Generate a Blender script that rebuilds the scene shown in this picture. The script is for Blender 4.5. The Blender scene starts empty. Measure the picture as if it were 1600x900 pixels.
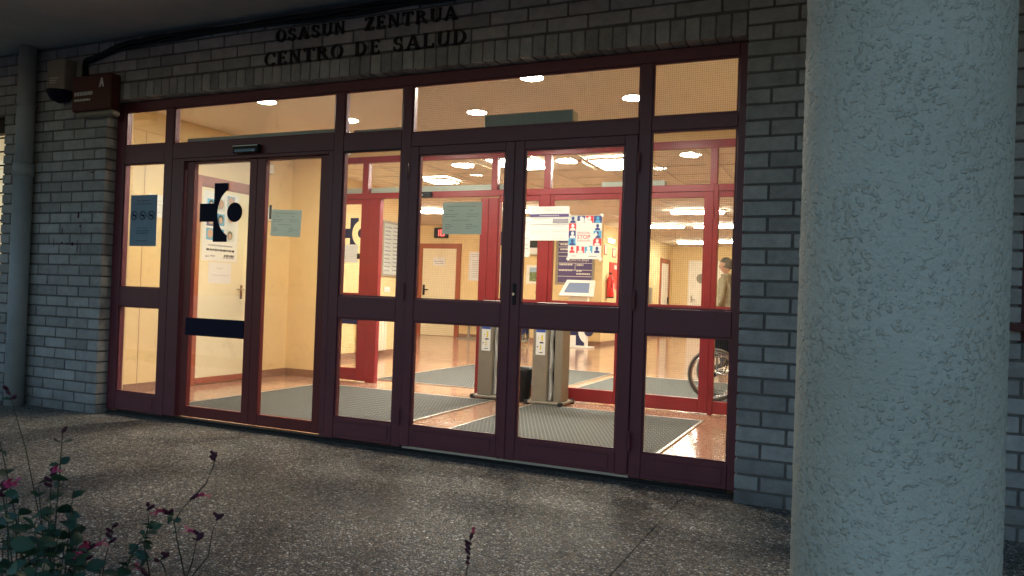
import bpy, bmesh, math, random
from mathutils import Vector, Matrix
R_ = math.radians
rng = random.Random(7)

# ------------------------------------------------------------------ camera
scene = bpy.context.scene
COL = scene.collection
CAM = Vector((5.8069, -4.5726, 1.0796))
YAW, PITCH, ROLL = -0.4224, 0.0100, 0.0356
_f = Vector((math.sin(YAW)*math.cos(PITCH), math.cos(YAW)*math.cos(PITCH), math.sin(PITCH)))
_r = Vector((math.cos(YAW), -math.sin(YAW), 0))
_u = _r.cross(_f)
CR = math.cos(ROLL)*_r + math.sin(ROLL)*_u
CU = -math.sin(ROLL)*_r + math.cos(ROLL)*_u
cd = bpy.data.cameras.new('camera')
cd.sensor_width = 36; cd.lens = 27.0
cd.clip_start = 0.05; cd.clip_end = 500
cd.dof.use_dof = True; cd.dof.focus_distance = 6.5; cd.dof.aperture_fstop = 11
cam = bpy.data.objects.new('camera', cd)
cam.matrix_world = Matrix(((CR.x, CU.x, -_f.x, CAM.x), (CR.y, CU.y, -_f.y, CAM.y), (CR.z, CU.z, -_f.z, CAM.z), (0, 0, 0, 1)))
COL.objects.link(cam); scene.camera = cam

# ------------------------------------------------------------------ world (dusk), sun, exposure
w = bpy.data.worlds.new('World'); scene.world = w; w.use_nodes = True
nt = w.node_tree
sky = nt.nodes.new('ShaderNodeTexSky'); sky.sky_type = 'NISHITA'; sky.sun_disc = False
sky.sun_elevation = R_(1.5); sky.sun_rotation = R_(20); sky.dust_density = 0.6; sky.ozone_density = 2.7; sky.air_density = 1.0
SKY_STRENGTH = 0.15
bg = nt.nodes['Background']; bg.inputs['Strength'].default_value = SKY_STRENGTH
nt.links.new(sky.outputs[0], bg.inputs['Color'])
sd = bpy.data.lights.new('sun', 'SUN'); sd.energy = 0.05; sd.angle = R_(20); sd.color = (1, .85, .7)
so = bpy.data.objects.new('sun', sd); so.rotation_euler = (R_(-88.5), 0, R_(-20)); so.location = (0, 0, 20); COL.objects.link(so)
scene.view_settings.view_transform = 'Standard'; scene.view_settings.look = 'None'
scene.view_settings.exposure = 2.35; scene.view_settings.gamma = 1.0
scene.view_settings.use_curve_mapping = False
scene.render.engine = 'CYCLES'
cy = scene.cycles
cy.use_denoising = True
try: cy.denoiser = 'OPENIMAGEDENOISE'
except Exception: pass
cy.max_bounces = 8; cy.diffuse_bounces = 5; cy.glossy_bounces = 3; cy.transparent_max_bounces = 40; cy.transmission_bounces = 4
cy.sample_clamp_indirect = 6.0; cy.caustics_reflective = False; cy.caustics_refractive = False

# ------------------------------------------------------------------ materials
MATS = {}
def srgb(r, g, b):
    f = lambda c: (c/255/12.92) if c/255 <= .04045 else ((c/255+.055)/1.055)**2.4
    return (f(r), f(g), f(b))
def new_mat(name):
    m = bpy.data.materials.new(name); m.use_nodes = True
    MATS[name] = m
    return m, m.node_tree.nodes, m.node_tree.links, m.node_tree.nodes['Principled BSDF']
def plain(name, col, rough=.6, spec=.4, metal=0, noise=0.0, nscale=8, bump=0.0, bscale=120, coat=0):
    m, n, l, b = new_mat(name)
    b.inputs['Base Color'].default_value = (*col, 1); b.inputs['Roughness'].default_value = rough
    b.inputs['Specular IOR Level'].default_value = spec; b.inputs['Metallic'].default_value = metal
    b.inputs['Coat Weight'].default_value = coat
    if noise or bump:
        g = n.new('ShaderNodeNewGeometry')
    if noise:
        t = n.new('ShaderNodeTexNoise'); t.inputs['Scale'].default_value = nscale; t.inputs['Detail'].default_value = 6
        t.inputs['Roughness'].default_value = .65
        l.new(g.outputs['Position'], t.inputs['Vector'])
        mr = n.new('ShaderNodeMapRange'); mr.inputs[1].default_value = .3; mr.inputs[2].default_value = .7
        mr.inputs[3].default_value = 1-noise; mr.inputs[4].default_value = 1+noise
        l.new(t.outputs['Fac'], mr.inputs[0])
        mx = n.new('ShaderNodeVectorMath'); mx.operation = 'SCALE'; mx.inputs[0].default_value = col
        l.new(mr.outputs[0], mx.inputs['Scale']); l.new(mx.outputs[0], b.inputs['Base Color'])
        mr2 = n.new('ShaderNodeMapRange'); mr2.inputs[3].default_value = max(.02, rough-.12); mr2.inputs[4].default_value = min(1, rough+.12)
        l.new(t.outputs['Fac'], mr2.inputs[0]); l.new(mr2.outputs[0], b.inputs['Roughness'])
    if bump:
        t2 = n.new('ShaderNodeTexNoise'); t2.inputs['Scale'].default_value = bscale; t2.inputs['Detail'].default_value = 5
        l.new(g.outputs['Position'], t2.inputs['Vector'])
        bp = n.new('ShaderNodeBump'); bp.inputs['Strength'].default_value = bump; bp.inputs['Distance'].default_value = .004
        l.new(t2.outputs['Fac'], bp.inputs['Height']); l.new(bp.outputs[0], b.inputs['Normal'])
    return m
def emit(name, col, strength):
    m, n, l, b = new_mat(name)
    b.inputs['Base Color'].default_value = (.8, .8, .8, 1)
    b.inputs['Emission Color'].default_value = (*col, 1); b.inputs['Emission Strength'].default_value = strength
    return m
def M_brick():
    m, n, l, b = new_mat('brick')
    oi = n.new('ShaderNodeObjectInfo'); g = n.new('ShaderNodeNewGeometry')
    r = n.new('ShaderNodeValToRGB'); r.color_ramp.elements[0].color = (.31, .305, .295, 1); r.color_ramp.elements[1].color = (.49, .485, .47, 1)
    e = r.color_ramp.elements.new(.5); e.color = (.41, .405, .39, 1)
    l.new(oi.outputs['Random'], r.inputs[0])
    t = n.new('ShaderNodeTexNoise'); t.inputs['Scale'].default_value = 14; t.inputs['Detail'].default_value = 8; t.inputs['Roughness'].default_value = .7
    l.new(g.outputs['Position'], t.inputs['Vector'])
    r2 = n.new('ShaderNodeMapRange'); r2.inputs[1].default_value = .3; r2.inputs[2].default_value = .7; r2.inputs[3].default_value = .74; r2.inputs[4].default_value = 1.12
    l.new(t.outputs['Fac'], r2.inputs[0])
    # bricks darker towards the foot of the wall, edge broken by noise
    sp = n.new('ShaderNodeSeparateXYZ'); l.new(g.outputs['Position'], sp.inputs[0])
    t4 = n.new('ShaderNodeTexNoise'); t4.inputs['Scale'].default_value = 5; l.new(g.outputs['Position'], t4.inputs['Vector'])
    ad = n.new('ShaderNodeMath'); ad.operation = 'MULTIPLY_ADD'; ad.inputs[1].default_value = -.22
    l.new(t4.outputs['Fac'], ad.inputs[0]); l.new(sp.outputs['Z'], ad.inputs[2])
    r3 = n.new('ShaderNodeMapRange'); r3.inputs[1].default_value = -.1; r3.inputs[2].default_value = .1; r3.inputs[3].default_value = .6; r3.inputs[4].default_value = 1
    l.new(ad.outputs[0], r3.inputs[0])
    mu = n.new('ShaderNodeMath'); mu.operation = 'MULTIPLY'; l.new(r2.outputs[0], mu.inputs[0]); l.new(r3.outputs[0], mu.inputs[1])
    mx = n.new('ShaderNodeVectorMath'); mx.operation = 'SCALE'
    l.new(r.outputs[0], mx.inputs[0]); l.new(mu.outputs[0], mx.inputs['Scale']); l.new(mx.outputs[0], b.inputs['Base Color'])
    b.inputs['Roughness'].default_value = .85
    t2 = n.new('ShaderNodeTexNoise'); t2.inputs['Scale'].default_value = 180; t2.inputs['Detail'].default_value = 4
    l.new(g.outputs['Position'], t2.inputs['Vector'])
    t3 = n.new('ShaderNodeTexVoronoi'); t3.inputs['Scale'].default_value = 90; l.new(g.outputs['Position'], t3.inputs['Vector'])
    av = n.new('ShaderNodeMath'); av.operation = 'ADD'; l.new(t2.outputs['Fac'], av.inputs[0]); l.new(t3.outputs['Distance'], av.inputs[1])
    bp = n.new('ShaderNodeBump'); bp.inputs['Strength'].default_value = .6; bp.inputs['Distance'].default_value = .003
    l.new(av.outputs[0], bp.inputs['Height']); l.new(bp.outputs[0], b.inputs['Normal'])
def M_aggregate():
    m, n, l, b = new_mat('aggregate')
    g = n.new('ShaderNodeNewGeometry')
    wn = n.new('ShaderNodeTexNoise'); wn.inputs['Scale'].default_value = 60; l.new(g.outputs['Position'], wn.inputs['Vector'])
    mxv = n.new('ShaderNodeVectorMath'); mxv.operation = 'MULTIPLY_ADD'; mxv.inputs[1].default_value = (.008, .008, .008)
    l.new(wn.outputs['Color'], mxv.inputs[0]); l.new(g.outputs['Position'], mxv.inputs[2])
    v = n.new('ShaderNodeTexVoronoi'); v.inputs['Scale'].default_value = 70; v.inputs['Randomness'].default_value = 1
    l.new(mxv.outputs[0], v.inputs['Vector'])
    v2 = n.new('ShaderNodeTexVoronoi'); v2.feature = 'DISTANCE_TO_EDGE'; v2.inputs['Scale'].default_value = 70
    l.new(mxv.outputs[0], v2.inputs['Vector'])
    sc = n.new('ShaderNodeSeparateColor'); l.new(v.outputs['Color'], sc.inputs[0])
    r = n.new('ShaderNodeValToRGB'); r.color_ramp.interpolation = 'CONSTANT'
    cols = [(0, (.10, .09, .08)), (.16, (.27, .23, .17)), (.32, (.20, .19, .18)), (.46, (.37, .31, .23)), (.62, (.29, .21, .15)), (.76, (.44, .40, .34)), (.90, (.66, .62, .55))]
    r.color_ramp.elements[0].color = (*cols[0][1], 1); r.color_ramp.elements[0].position = 0
    r.color_ramp.elements[1].color = (*cols[1][1], 1); r.color_ramp.elements[1].position = cols[1][0]
    for p, c in cols[2:]:
        e = r.color_ramp.elements.new(p); e.color = (*c, 1)
    l.new(sc.outputs[0], r.inputs[0])
    mr = n.new('ShaderNodeMapRange'); mr.inputs[1].default_value = .05; mr.inputs[2].default_value = .20
    l.new(v2.outputs['Distance'], mr.inputs[0])
    # stains: worn darker and paler areas
    t = n.new('ShaderNodeTexNoise'); t.inputs['Scale'].default_value = 2.3; t.inputs['Detail'].default_value = 5; l.new(g.outputs['Position'], t.inputs['Vector'])
    mr2 = n.new('ShaderNodeMapRange'); mr2.inputs[1].default_value = .3; mr2.inputs[2].default_value = .7; mr2.inputs[3].default_value = .95; mr2.inputs[4].default_value = 1.5
    l.new(t.outputs['Fac'], mr2.inputs[0])
    mix = n.new('ShaderNodeMix'); mix.data_type = 'RGBA'; mix.inputs[6].default_value = (.055, .047, .04, 1)
    l.new(mr.outputs[0], mix.inputs[0]); l.new(r.outputs[0], mix.inputs[7])
    s = n.new('ShaderNodeVectorMath'); s.operation = 'SCALE'; l.new(mix.outputs[2], s.inputs[0]); l.new(mr2.outputs[0], s.inputs['Scale'])
    l.new(s.outputs[0], b.inputs['Base Color'])
    rr = n.new('ShaderNodeMapRange'); rr.inputs[3].default_value = .35; rr.inputs[4].default_value = .8; l.new(sc.outputs[1], rr.inputs[0]); l.new(rr.outputs[0], b.inputs['Roughness'])
    hm = n.new('ShaderNodeMapRange'); hm.inputs[1].default_value = 0; hm.inputs[2].default_value = .25; hm.interpolation_type = 'SMOOTHERSTEP'
    l.new(v2.outputs['Distance'], hm.inputs[0])
    hs = n.new('ShaderNodeMath'); hs.operation = 'MULTIPLY_ADD'; l.new(hm.outputs[0], hs.inputs[0]); hs.inputs[1].default_value = .7; l.new(sc.outputs[2], hs.inputs[2])
    bp = n.new('ShaderNodeBump'); bp.inputs['Strength'].default_value = .9; bp.inputs['Distance'].default_value = .006
    l.new(hs.outputs[0], bp.inputs['Height']); l.new(bp.outputs[0], b.inputs['Normal'])
def M_stucco():
    m, n, l, b = new_mat('stucco')
    g = n.new('ShaderNodeNewGeometry')
    b.inputs['Roughness'].default_value = .75
    t = n.new('ShaderNodeTexNoise'); t.inputs['Scale'].default_value = 3; t.inputs['Detail'].default_value = 6; l.new(g.outputs['Position'], t.inputs['Vector'])
    r = n.new('ShaderNodeValToRGB'); r.color_ramp.elements[0].color = (.60, .56, .44, 1); r.color_ramp.elements[1].color = (.72, .68, .55, 1)
    r.color_ramp.elements[0].position = .3; r.color_ramp.elements[1].position = .7
    l.new(t.outputs['Fac'], r.inputs[0])
    # thrown render: granular crust, short torn scales gathered in patches, a few pits
    def noise_n(scale, detail, rough, dist=0.0):
        t_ = n.new('ShaderNodeTexNoise'); t_.inputs['Scale'].default_value = scale; t_.inputs['Detail'].default_value = detail
        t_.inputs['Roughness'].default_value = rough; t_.inputs['Distortion'].default_value = dist; l.new(g.outputs['Position'], t_.inputs['Vector']); return t_
    def math_n(op_, a_, b_, c_=None):
        m_ = n.new('ShaderNodeMath'); m_.operation = op_
        for i_, v_ in enumerate((a_, b_, c_)):
            if v_ is None: continue
            if isinstance(v_, (int, float)): m_.inputs[i_].default_value = v_
            else: l.new(v_, m_.inputs[i_])
        return m_.outputs[0]
    def ramp_n(src, a_, b_, lo=0.0, hi=1.0):
        m_ = n.new('ShaderNodeMapRange'); m_.interpolation_type = 'SMOOTHSTEP'; m_.inputs[1].default_value = a_; m_.inputs[2].default_value = b_
        m_.inputs[3].default_value = lo; m_.inputs[4].default_value = hi; l.new(src, m_.inputs[0]); return m_.outputs[0]
    crust = noise_n(95, 5, .6).outputs['Fac']
    scales = ramp_n(noise_n(62, 3, .5, .2).outputs['Fac'], .52, .66)
    patch = ramp_n(noise_n(7, 3, .5).outputs['Fac'], .36, .6, .35, 1.0)
    pit = n.new('ShaderNodeTexVoronoi'); pit.inputs['Scale'].default_value = 75; l.new(g.outputs['Position'], pit.inputs['Vector'])
    sc = n.new('ShaderNodeSeparateColor'); l.new(pit.outputs['Color'], sc.inputs[0])
    pits = math_n('MULTIPLY', ramp_n(pit.outputs['Distance'], .08, .20, -1.6, 0.0), math_n('GREATER_THAN', sc.outputs[0], .62))
    h = math_n('ADD', math_n('MULTIPLY_ADD', math_n('MULTIPLY', scales, patch), 1.3, pits), math_n('MULTIPLY', crust, 1.5))
    bp = n.new('ShaderNodeBump'); bp.inputs['Strength'].default_value = .85; bp.inputs['Distance'].default_value = .0045
    l.new(h, bp.inputs['Height']); l.new(bp.outputs[0], b.inputs['Normal'])
    l.new(r.outputs[0], b.inputs['Base Color'])
def M_glass(name, wired):
    m, n, l, b = new_mat(name)
    n.remove(b); out = n['Material Output']
    tr = n.new('ShaderNodeBsdfTransparent'); tr.inputs[0].default_value = (.97, .985, .975, 1)
    gl = n.new('ShaderNodeBsdfGlossy'); gl.inputs['Roughness'].default_value = .02
    fr = n.new('ShaderNodeFresnel'); fr.inputs[0].default_value = 1.45
    ml = n.new('ShaderNodeMath'); ml.operation = 'MULTIPLY'; ml.inputs[1].default_value = .3; l.new(fr.outputs[0], ml.inputs[0])
    mx = n.new('ShaderNodeMixShader'); l.new(ml.outputs[0], mx.inputs[0]); l.new(tr.outputs[0], mx.inputs[1]); l.new(gl.outputs[0], mx.inputs[2])
    last = mx
    g = n.new('ShaderNodeNewGeometry')
    # faint smears of dirt on the glass
    t = n.new('ShaderNodeTexNoise'); t.inputs['Scale'].default_value = 7; t.inputs['Detail'].default_value = 8; t.inputs['Distortion'].default_value = 1.5; l.new(g.outputs['Position'], t.inputs['Vector'])
    mr = n.new('ShaderNodeMapRange'); mr.inputs[1].default_value = .58; mr.inputs[2].default_value = .8; mr.inputs[3].default_value = 0; mr.inputs[4].default_value = .05; l.new(t.outputs['Fac'], mr.inputs[0])
    df = n.new('ShaderNodeBsdfDiffuse'); df.inputs[0].default_value = (.6, .58, .54, 1)
    mx3 = n.new('ShaderNodeMixShader'); l.new(mr.outputs[0], mx3.inputs[0]); l.new(last.outputs[0], mx3.inputs[1]); l.new(df.outputs[0], mx3.inputs[2]); last = mx3
    if wired:
        sp = n.new('ShaderNodeSeparateXYZ'); l.new(g.outputs['Position'], sp.inputs[0])
        masks = []
        for ax in ('X', 'Z'):
            d = n.new('ShaderNodeMath'); d.operation = 'DIVIDE'; d.inputs[1].default_value = .0127; l.new(sp.outputs[ax], d.inputs[0])
            fc = n.new('ShaderNodeMath'); fc.operation = 'FRACT'; l.new(d.outputs[0], fc.inputs[0])
            c = n.new('ShaderNodeMath'); c.operation = 'LESS_THAN'; c.inputs[1].default_value = .04; l.new(fc.outputs[0], c.inputs[0])
            masks.append(c)
        mm = n.new('ShaderNodeMath'); mm.operation = 'MAXIMUM'; l.new(masks[0].outputs[0], mm.inputs[0]); l.new(masks[1].outputs[0], mm.inputs[1])
        sn = n.new('ShaderNodeSeparateXYZ'); l.new(g.outputs['True Normal'], sn.inputs[0])
        cf = n.new('ShaderNodeMath'); cf.operation = 'LESS_THAN'; cf.inputs[1].default_value = -.5; l.new(sn.outputs['Y'], cf.inputs[0])
        m2 = n.new('ShaderNodeMath'); m2.operation = 'MULTIPLY'; l.new(mm.outputs[0], m2.inputs[0]); l.new(cf.outputs[0], m2.inputs[1])
        wd = n.new('ShaderNodeBsdfDiffuse'); wd.inputs[0].default_value = (.2, .19, .17, 1)
        mx2 = n.new('ShaderNodeMixShader'); l.new(m2.outputs[0], mx2.inputs[0]); l.new(last.outputs[0], mx2.inputs[1]); l.new(wd.outputs[0], mx2.inputs[2]); last = mx2
    l.new(last.outputs[0], out.inputs['Surface'])
def M_floor():
    m, n, l, b = new_mat('terrazzo')
    g = n.new('ShaderNodeNewGeometry')
    v = n.new('ShaderNodeTexVoronoi'); v.inputs['Scale'].default_value = 90; l.new(g.outputs['Position'], v.inputs['Vector'])
    sc = n.new('ShaderNodeSeparateColor'); l.new(v.outputs['Color'], sc.inputs[0])
    r = n.new('ShaderNodeValToRGB'); r.color_ramp.elements[0].color = (.32, .17, .105, 1); r.color_ramp.elements[1].color = (.52, .32, .22, 1)
    l.new(sc.outputs[0], r.inputs[0]); l.new(r.outputs[0], b.inputs['Base Color'])
    b.inputs['Roughness'].default_value = .12; b.inputs['Specular IOR Level'].default_value = .6
    t = n.new('ShaderNodeTexNoise'); t.inputs['Scale'].default_value = 3; l.new(g.outputs['Position'], t.inputs['Vector'])
    mr = n.new('ShaderNodeMapRange'); mr.inputs[3].default_value = .06; mr.inputs[4].default_value = .22; l.new(t.outputs['Fac'], mr.inputs[0]); l.new(mr.outputs[0], b.inputs['Roughness'])
def M_mat():
    m, n, l, b = new_mat('ribbed_mat')
    g = n.new('ShaderNodeNewGeometry'); sp = n.new('ShaderNodeSeparateXYZ'); l.new(g.outputs['Position'], sp.inputs[0])
    tot = None
    dx = n.new('ShaderNodeMath'); dx.operation = 'DIVIDE'; dx.inputs[1].default_value = .034; l.new(sp.outputs['X'], dx.inputs[0])
    dy = n.new('ShaderNodeMath'); dy.operation = 'DIVIDE'; dy.inputs[1].default_value = .075; l.new(sp.outputs['Y'], dy.inputs[0])
    for op_ in ('ADD', 'SUBTRACT'):
        d = n.new('ShaderNodeMath'); d.operation = op_; l.new(dx.outputs[0], d.inputs[0]); l.new(dy.outputs[0], d.inputs[1])
        fc = n.new('ShaderNodeMath'); fc.operation = 'FRACT'; l.new(d.outputs[0], fc.inputs[0])
        c = n.new('ShaderNodeMath'); c.operation = 'LESS_THAN'; c.inputs[1].default_value = .30; l.new(fc.outputs[0], c.inputs[0])
        if tot is None: tot = c
        else:
            mm = n.new('ShaderNodeMath'); mm.operation = 'MAXIMUM'; l.new(tot.outputs[0], mm.inputs[0]); l.new(c.outputs[0], mm.inputs[1]); tot = mm
    mix = n.new('ShaderNodeMix'); mix.data_type = 'RGBA'; mix.inputs[6].default_value = (.014, .015, .014, 1); mix.inputs[7].default_value = (.115, .12, .105, 1)
    l.new(tot.outputs[0], mix.inputs[0]); l.new(mix.outputs[2], b.inputs['Base Color']); b.inputs['Roughness'].default_value = .75
    bp = n.new('ShaderNodeBump'); bp.inputs['Strength'].default_value = .8; bp.inputs['Distance'].default_value = .006
    l.new(tot.outputs[0], bp.inputs['Height']); l.new(bp.outputs[0], b.inputs['Normal'])
def M_leaf(name, c0, c1):
    m, n, l, b = new_mat(name)
    oi = n.new('ShaderNodeObjectInfo'); r = n.new('ShaderNodeValToRGB'); r.color_ramp.elements[0].color = (*c0, 1); r.color_ramp.elements[1].color = (*c1, 1)
    l.new(oi.outputs['Random'], r.inputs[0]); l.new(r.outputs[0], b.inputs['Base Color']); b.inputs['Roughness'].default_value = .55
M_brick(); M_aggregate(); M_stucco(); M_glass('glass', False); M_glass('wired_glass', True); M_floor(); M_mat()
M_leaf('leaf', (.018, .055, .028), (.05, .11, .05)); M_leaf('petal', (.45, .02, .06), (.62, .05, .16))
plain('mortar', (.17, .16, .15), .95, .1, noise=.2, nscale=30, bump=.6)
plain('outer_red_dusk', (.15, .036, .052), .38, .5, noise=.10, nscale=9, bump=.05, bscale=60)  # same red paint as inside, with blue dusk light put into the colour
plain('door_red_dusk', (.17, .022, .026), .36, .5, noise=.08, nscale=8)  # same red again, darkened in the colour for faces in dusk
plain('inner_red', (.25, .020, .025), .36, .5, noise=.06, nscale=8)
plain('plaster', (.78, .60, .32), .8, .2, noise=.04, nscale=3, bump=.08, bscale=90)
plain('ceiling_white', (.80, .75, .67), .9, .1, noise=.02, nscale=3)
plain('hall_ceiling', (.74, .68, .58), .9, .1, noise=.03, nscale=4)
plain('ceiling_groove', (.10, .07, .045), .9, .1)
plain('skirting', (.30, .17, .11), .5, .4, noise=.1, nscale=20)
plain('door_cream', (.80, .72, .48), .55, .4, noise=.03, nscale=5)
plain('door_frame_wood', (.36, .10, .045), .5, .4, noise=.12, nscale=14)
plain('white_door', (.86, .82, .70), .5, .4)
plain('paper', (.82, .82, .79), .8, .2, noise=.02, nscale=20)
plain('paper_grey', (.72, .76, .72), .8, .2, noise=.03, nscale=12)  # door sheets are white paper; their dusk grey-green is put into this colour
plain('paper_blue', (.32, .43, .52), .7, .3, noise=.06, nscale=12)
for pn in ('paper_grey', 'paper_blue', 'paper'):
    m_ = MATS[pn]; n_ = m_.node_tree.nodes; l_ = m_.node_tree.links
    tb = n_.new('ShaderNodeBsdfTranslucent'); tb.inputs[0].default_value = {'paper_grey': (.72, .80, .74, 1), 'paper_blue': (.20, .34, .48, 1), 'paper': (.8, .8, .76, 1)}[pn]
    ms_ = n_.new('ShaderNodeMixShader'); ms_.inputs[0].default_value = {'paper_grey': .42, 'paper_blue': .20, 'paper': .12}[pn]
    l_.new(n_['Principled BSDF'].outputs[0], ms_.inputs[1]); l_.new(tb.outputs[0], ms_.inputs[2]); l_.new(ms_.outputs[0], n_['Material Output'].inputs['Surface'])
plain('ink', (.05, .05, .07), .8, .2)
plain('ink_grey', (.33, .32, .36), .8, .2)
plain('navy', (.018, .020, .075), .5, .4)
plain('navy_black', (.006, .006, .028), .6, .2)
plain('purple', (.09, .065, .20), .5, .4)
plain('cyan', (.10, .38, .62), .6, .3)
plain('poster_red', (.62, .06, .07), .6, .3)
plain('poster_navy', (.05, .07, .22), .6, .3)
plain('skin', (.55, .33, .24), .6, .3)
plain('hair_dark', (.03, .022, .018), .7, .3)
plain('hair_grey', (.14, .13, .11), .8, .2, noise=.3, nscale=60)
plain('jacket_beige', (.34, .31, .22), .85, .2, noise=.2, nscale=18, bump=.3, bscale=40)
plain('trouser_grey', (.06, .06, .07), .85, .2)
plain('trouser_navy', (.02, .03, .10), .85, .2, noise=.2, nscale=20)
plain('shoe_pale', (.45, .5, .42), .6, .3)
plain('black_plastic', (.012, .012, .013), .5, .3)
plain('dark_rubber', (.02, .02, .02), .8, .3)
plain('tyre_grey', (.18, .18, .17), .8, .3)
plain('black_fabric', (.015, .015, .017), .8, .2, noise=.2, nscale=30)
plain('chrome', (.6, .6, .58), .22, .5, metal=1)
plain('steel_taupe', (.26, .23, .18), .42, .5, metal=.25, noise=.05, nscale=8)
plain('film', (.75, .75, .72), .3, .5)
plain('mech_grey', (.48, .54, .49), .4, .5)
plain('white_plastic', (.8, .79, .74), .4, .5)
plain('cream_plastic', (.30, .27, .21), .5, .4, noise=.1, nscale=20)
plain('screen_blue', (.20, .27, .42), .2, .5)
plain('extinguisher_red', (.6, .02, .02), .3, .5)
plain('photo_green', (.18, .24, .10), .5, .4, noise=.6, nscale=14)
plain('photo_sky', (.35, .50, .65), .5, .4)
plain('pipe_grey', (.36, .39, .40), .55, .4, noise=.1, nscale=7)
plain('cable', (.010, .011, .013), .55, .4)
plain('sign_brown', (.085, .02, .017), .5, .4, noise=.12, nscale=14)
plain('sign_white', (.75, .73, .68), .6, .3)
plain('canopy_paint', (.58, .57, .55), .85, .2, noise=.12, nscale=1.5, bump=.15, bscale=50)
plain('letter_black', (.012, .012, .013), .5, .4)
plain('soil', (.045, .034, .024), .95, .1, noise=.4, nscale=20, bump=1, bscale=40)
plain('base_concrete', (.06, .057, .052), .95, .1, noise=.2, nscale=10, bump=.5)
plain('street_paving', (.26, .25, .23), .9, .2, noise=.2, nscale=3, bump=.5)
plain('stem', (.05, .055, .03), .7, .3)
plain('calyx', (.07, .012, .028), .7, .3)
plain('wood_bench', (.30, .18, .09), .5, .4)
plain('sticker_yellow', (.75, .6, .05), .6, .3)
plain('sticker_blue', (.05, .10, .35), .6, .3)
plain('shutter_dark', (.02, .016, .014), .6, .3)
plain('window_red', (.10, .02, .022), .5, .4)
plain('dark_glass', (.012, .013, .016), .08, .6)
plain('radiator', (.80, .74, .58), .4, .5)
plain('stone_sill', (.16, .17, .18), .7, .3, noise=.1, nscale=20)
plain('aluminium', (.62, .60, .55), .35, .5, metal=.8)
emit('lamp_vestibule', (1, .91, .78), 92)
emit('lamp_hall', (1, .92, .80), 30)
emit('lamp_panel', (1, .93, .82), 22)
emit('lamp_emergency', (1, .9, .7), 4)
emit('led_red', (1, .01, .02), .9)
emit('room_glow', (1, .74, .40), .14)  # glowing sheet that stands in for the lit room behind the window
mt = MATS

# ------------------------------------------------------------------ mesh helpers
def addbox(bm, x0, x1, y0, y1, z0, z1, b=0.0, seg=1):
    r = bmesh.ops.create_cube(bm, size=1.0)
    vs = r['verts']
    for v in vs:
        v.co = Vector(((x0+x1)/2 + v.co.x*(x1-x0), (y0+y1)/2 + v.co.y*(y1-y0), (z0+z1)/2 + v.co.z*(z1-z0)))
    if b > 0:
        es = list({e for v in vs for e in v.link_edges})
        bmesh.ops.bevel(bm, geom=es, offset=b, segments=seg, profile=.5, affect='EDGES')
def quad(bm, pts):
    return bm.faces.new([bm.verts.new(p) for p in pts])
def prism(bm, poly, axis, d0, d1):
    """extrude a 2D polygon [(a,b)..] along an axis ('y': a=x,b=z ; 'x': a=y,b=z ; 'z': a=x,b=y)"""
    def P(a, b, d):
        return {'y': (a, d, b), 'x': (d, a, b), 'z': (a, b, d)}[axis]
    A = [bm.verts.new(P(a, b, d0)) for a, b in poly]; B = [bm.verts.new(P(a, b, d1)) for a, b in poly]
    n = len(poly)
    bm.faces.new(A); bm.faces.new(B[::-1])
    for i in range(n):
        bm.faces.new((A[i], B[i], B[(i+1) % n], A[(i+1) % n]))
def tube(bm, pts, rad, seg=8, cap=True):
    pts = [Vector(p) for p in pts]
    rads = rad if isinstance(rad, (list, tuple)) else [rad]*len(pts)
    rings = []
    for i, p in enumerate(pts):
        t = (pts[min(i+1, len(pts)-1)] - pts[max(i-1, 0)]).normalized()
        a = t.cross(Vector((0, 0, 1)))
        if a.length < .05: a = t.cross(Vector((0, 1, 0)))
        a.normalize(); c = t.cross(a)
        rings.append([bm.verts.new(p + rads[i]*(math.cos(k*2*math.pi/seg)*a + math.sin(k*2*math.pi/seg)*c)) for k in range(seg)])
    for i in range(len(rings)-1):
        for k in range(seg):
            bm.faces.new((rings[i][k], rings[i][(k+1) % seg], rings[i+1][(k+1) % seg], rings[i+1][k]))
    if cap:
        bm.faces.new(rings[0][::-1]); bm.faces.new(rings[-1])
def disc(bm, c, r, axis, t, seg=24):
    poly = [(math.cos(k*2*math.pi/seg)*r, math.sin(k*2*math.pi/seg)*r) for k in range(seg)]
    if axis == 'z': prism(bm, [(c[0]+a, c[1]+b) for a, b in poly], 'z', c[2], c[2]+t)
    if axis == 'y': prism(bm, [(c[0]+a, c[2]+b) for a, b in poly], 'y', c[1], c[1]+t)
    if axis == 'x': prism(bm, [(c[1]+a, c[2]+b) for a, b in poly], 'x', c[0], c[0]+t)
def torus(bm, c, R, r, axis='y', n=40, m=8, R2=None):
    vs = []
    for i in range(n):
        a = i*2*math.pi/n
        ring = []
        for j in range(m):
            b = j*2*math.pi/m
            rr = R + r*math.cos(b); h = r*math.sin(b)
            if axis == 'y': p = (c[0]+rr*math.cos(a), c[1]+h, c[2]+rr*math.sin(a))
            elif axis == 'z': p = (c[0]+rr*math.cos(a), c[1]+rr*math.sin(a), c[2]+h)
            else: p = (c[0]+h, c[1]+rr*math.cos(a), c[2]+rr*math.sin(a))
            ring.append(bm.verts.new(p))
        vs.append(ring)
    for i in range(n):
        for j in range(m):
            bm.faces.new((vs[i][j], vs[(i+1) % n][j], vs[(i+1) % n][(j+1) % m], vs[i][(j+1) % m]))
def lathe(bm, prof, c, seg=24):
    rings = [[bm.verts.new((c[0]+r*math.cos(k*2*math.pi/seg), c[1]+r*math.sin(k*2*math.pi/seg), c[2]+z)) for k in range(seg)] for r, z in prof]
    for i in range(len(rings)-1):
        for k in range(seg):
            bm.faces.new((rings[i][k], rings[i][(k+1) % seg], rings[i+1][(k+1) % seg], rings[i+1][k]))
    bm.faces.new(rings[0][::-1]); bm.faces.new(rings[-1])
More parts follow.
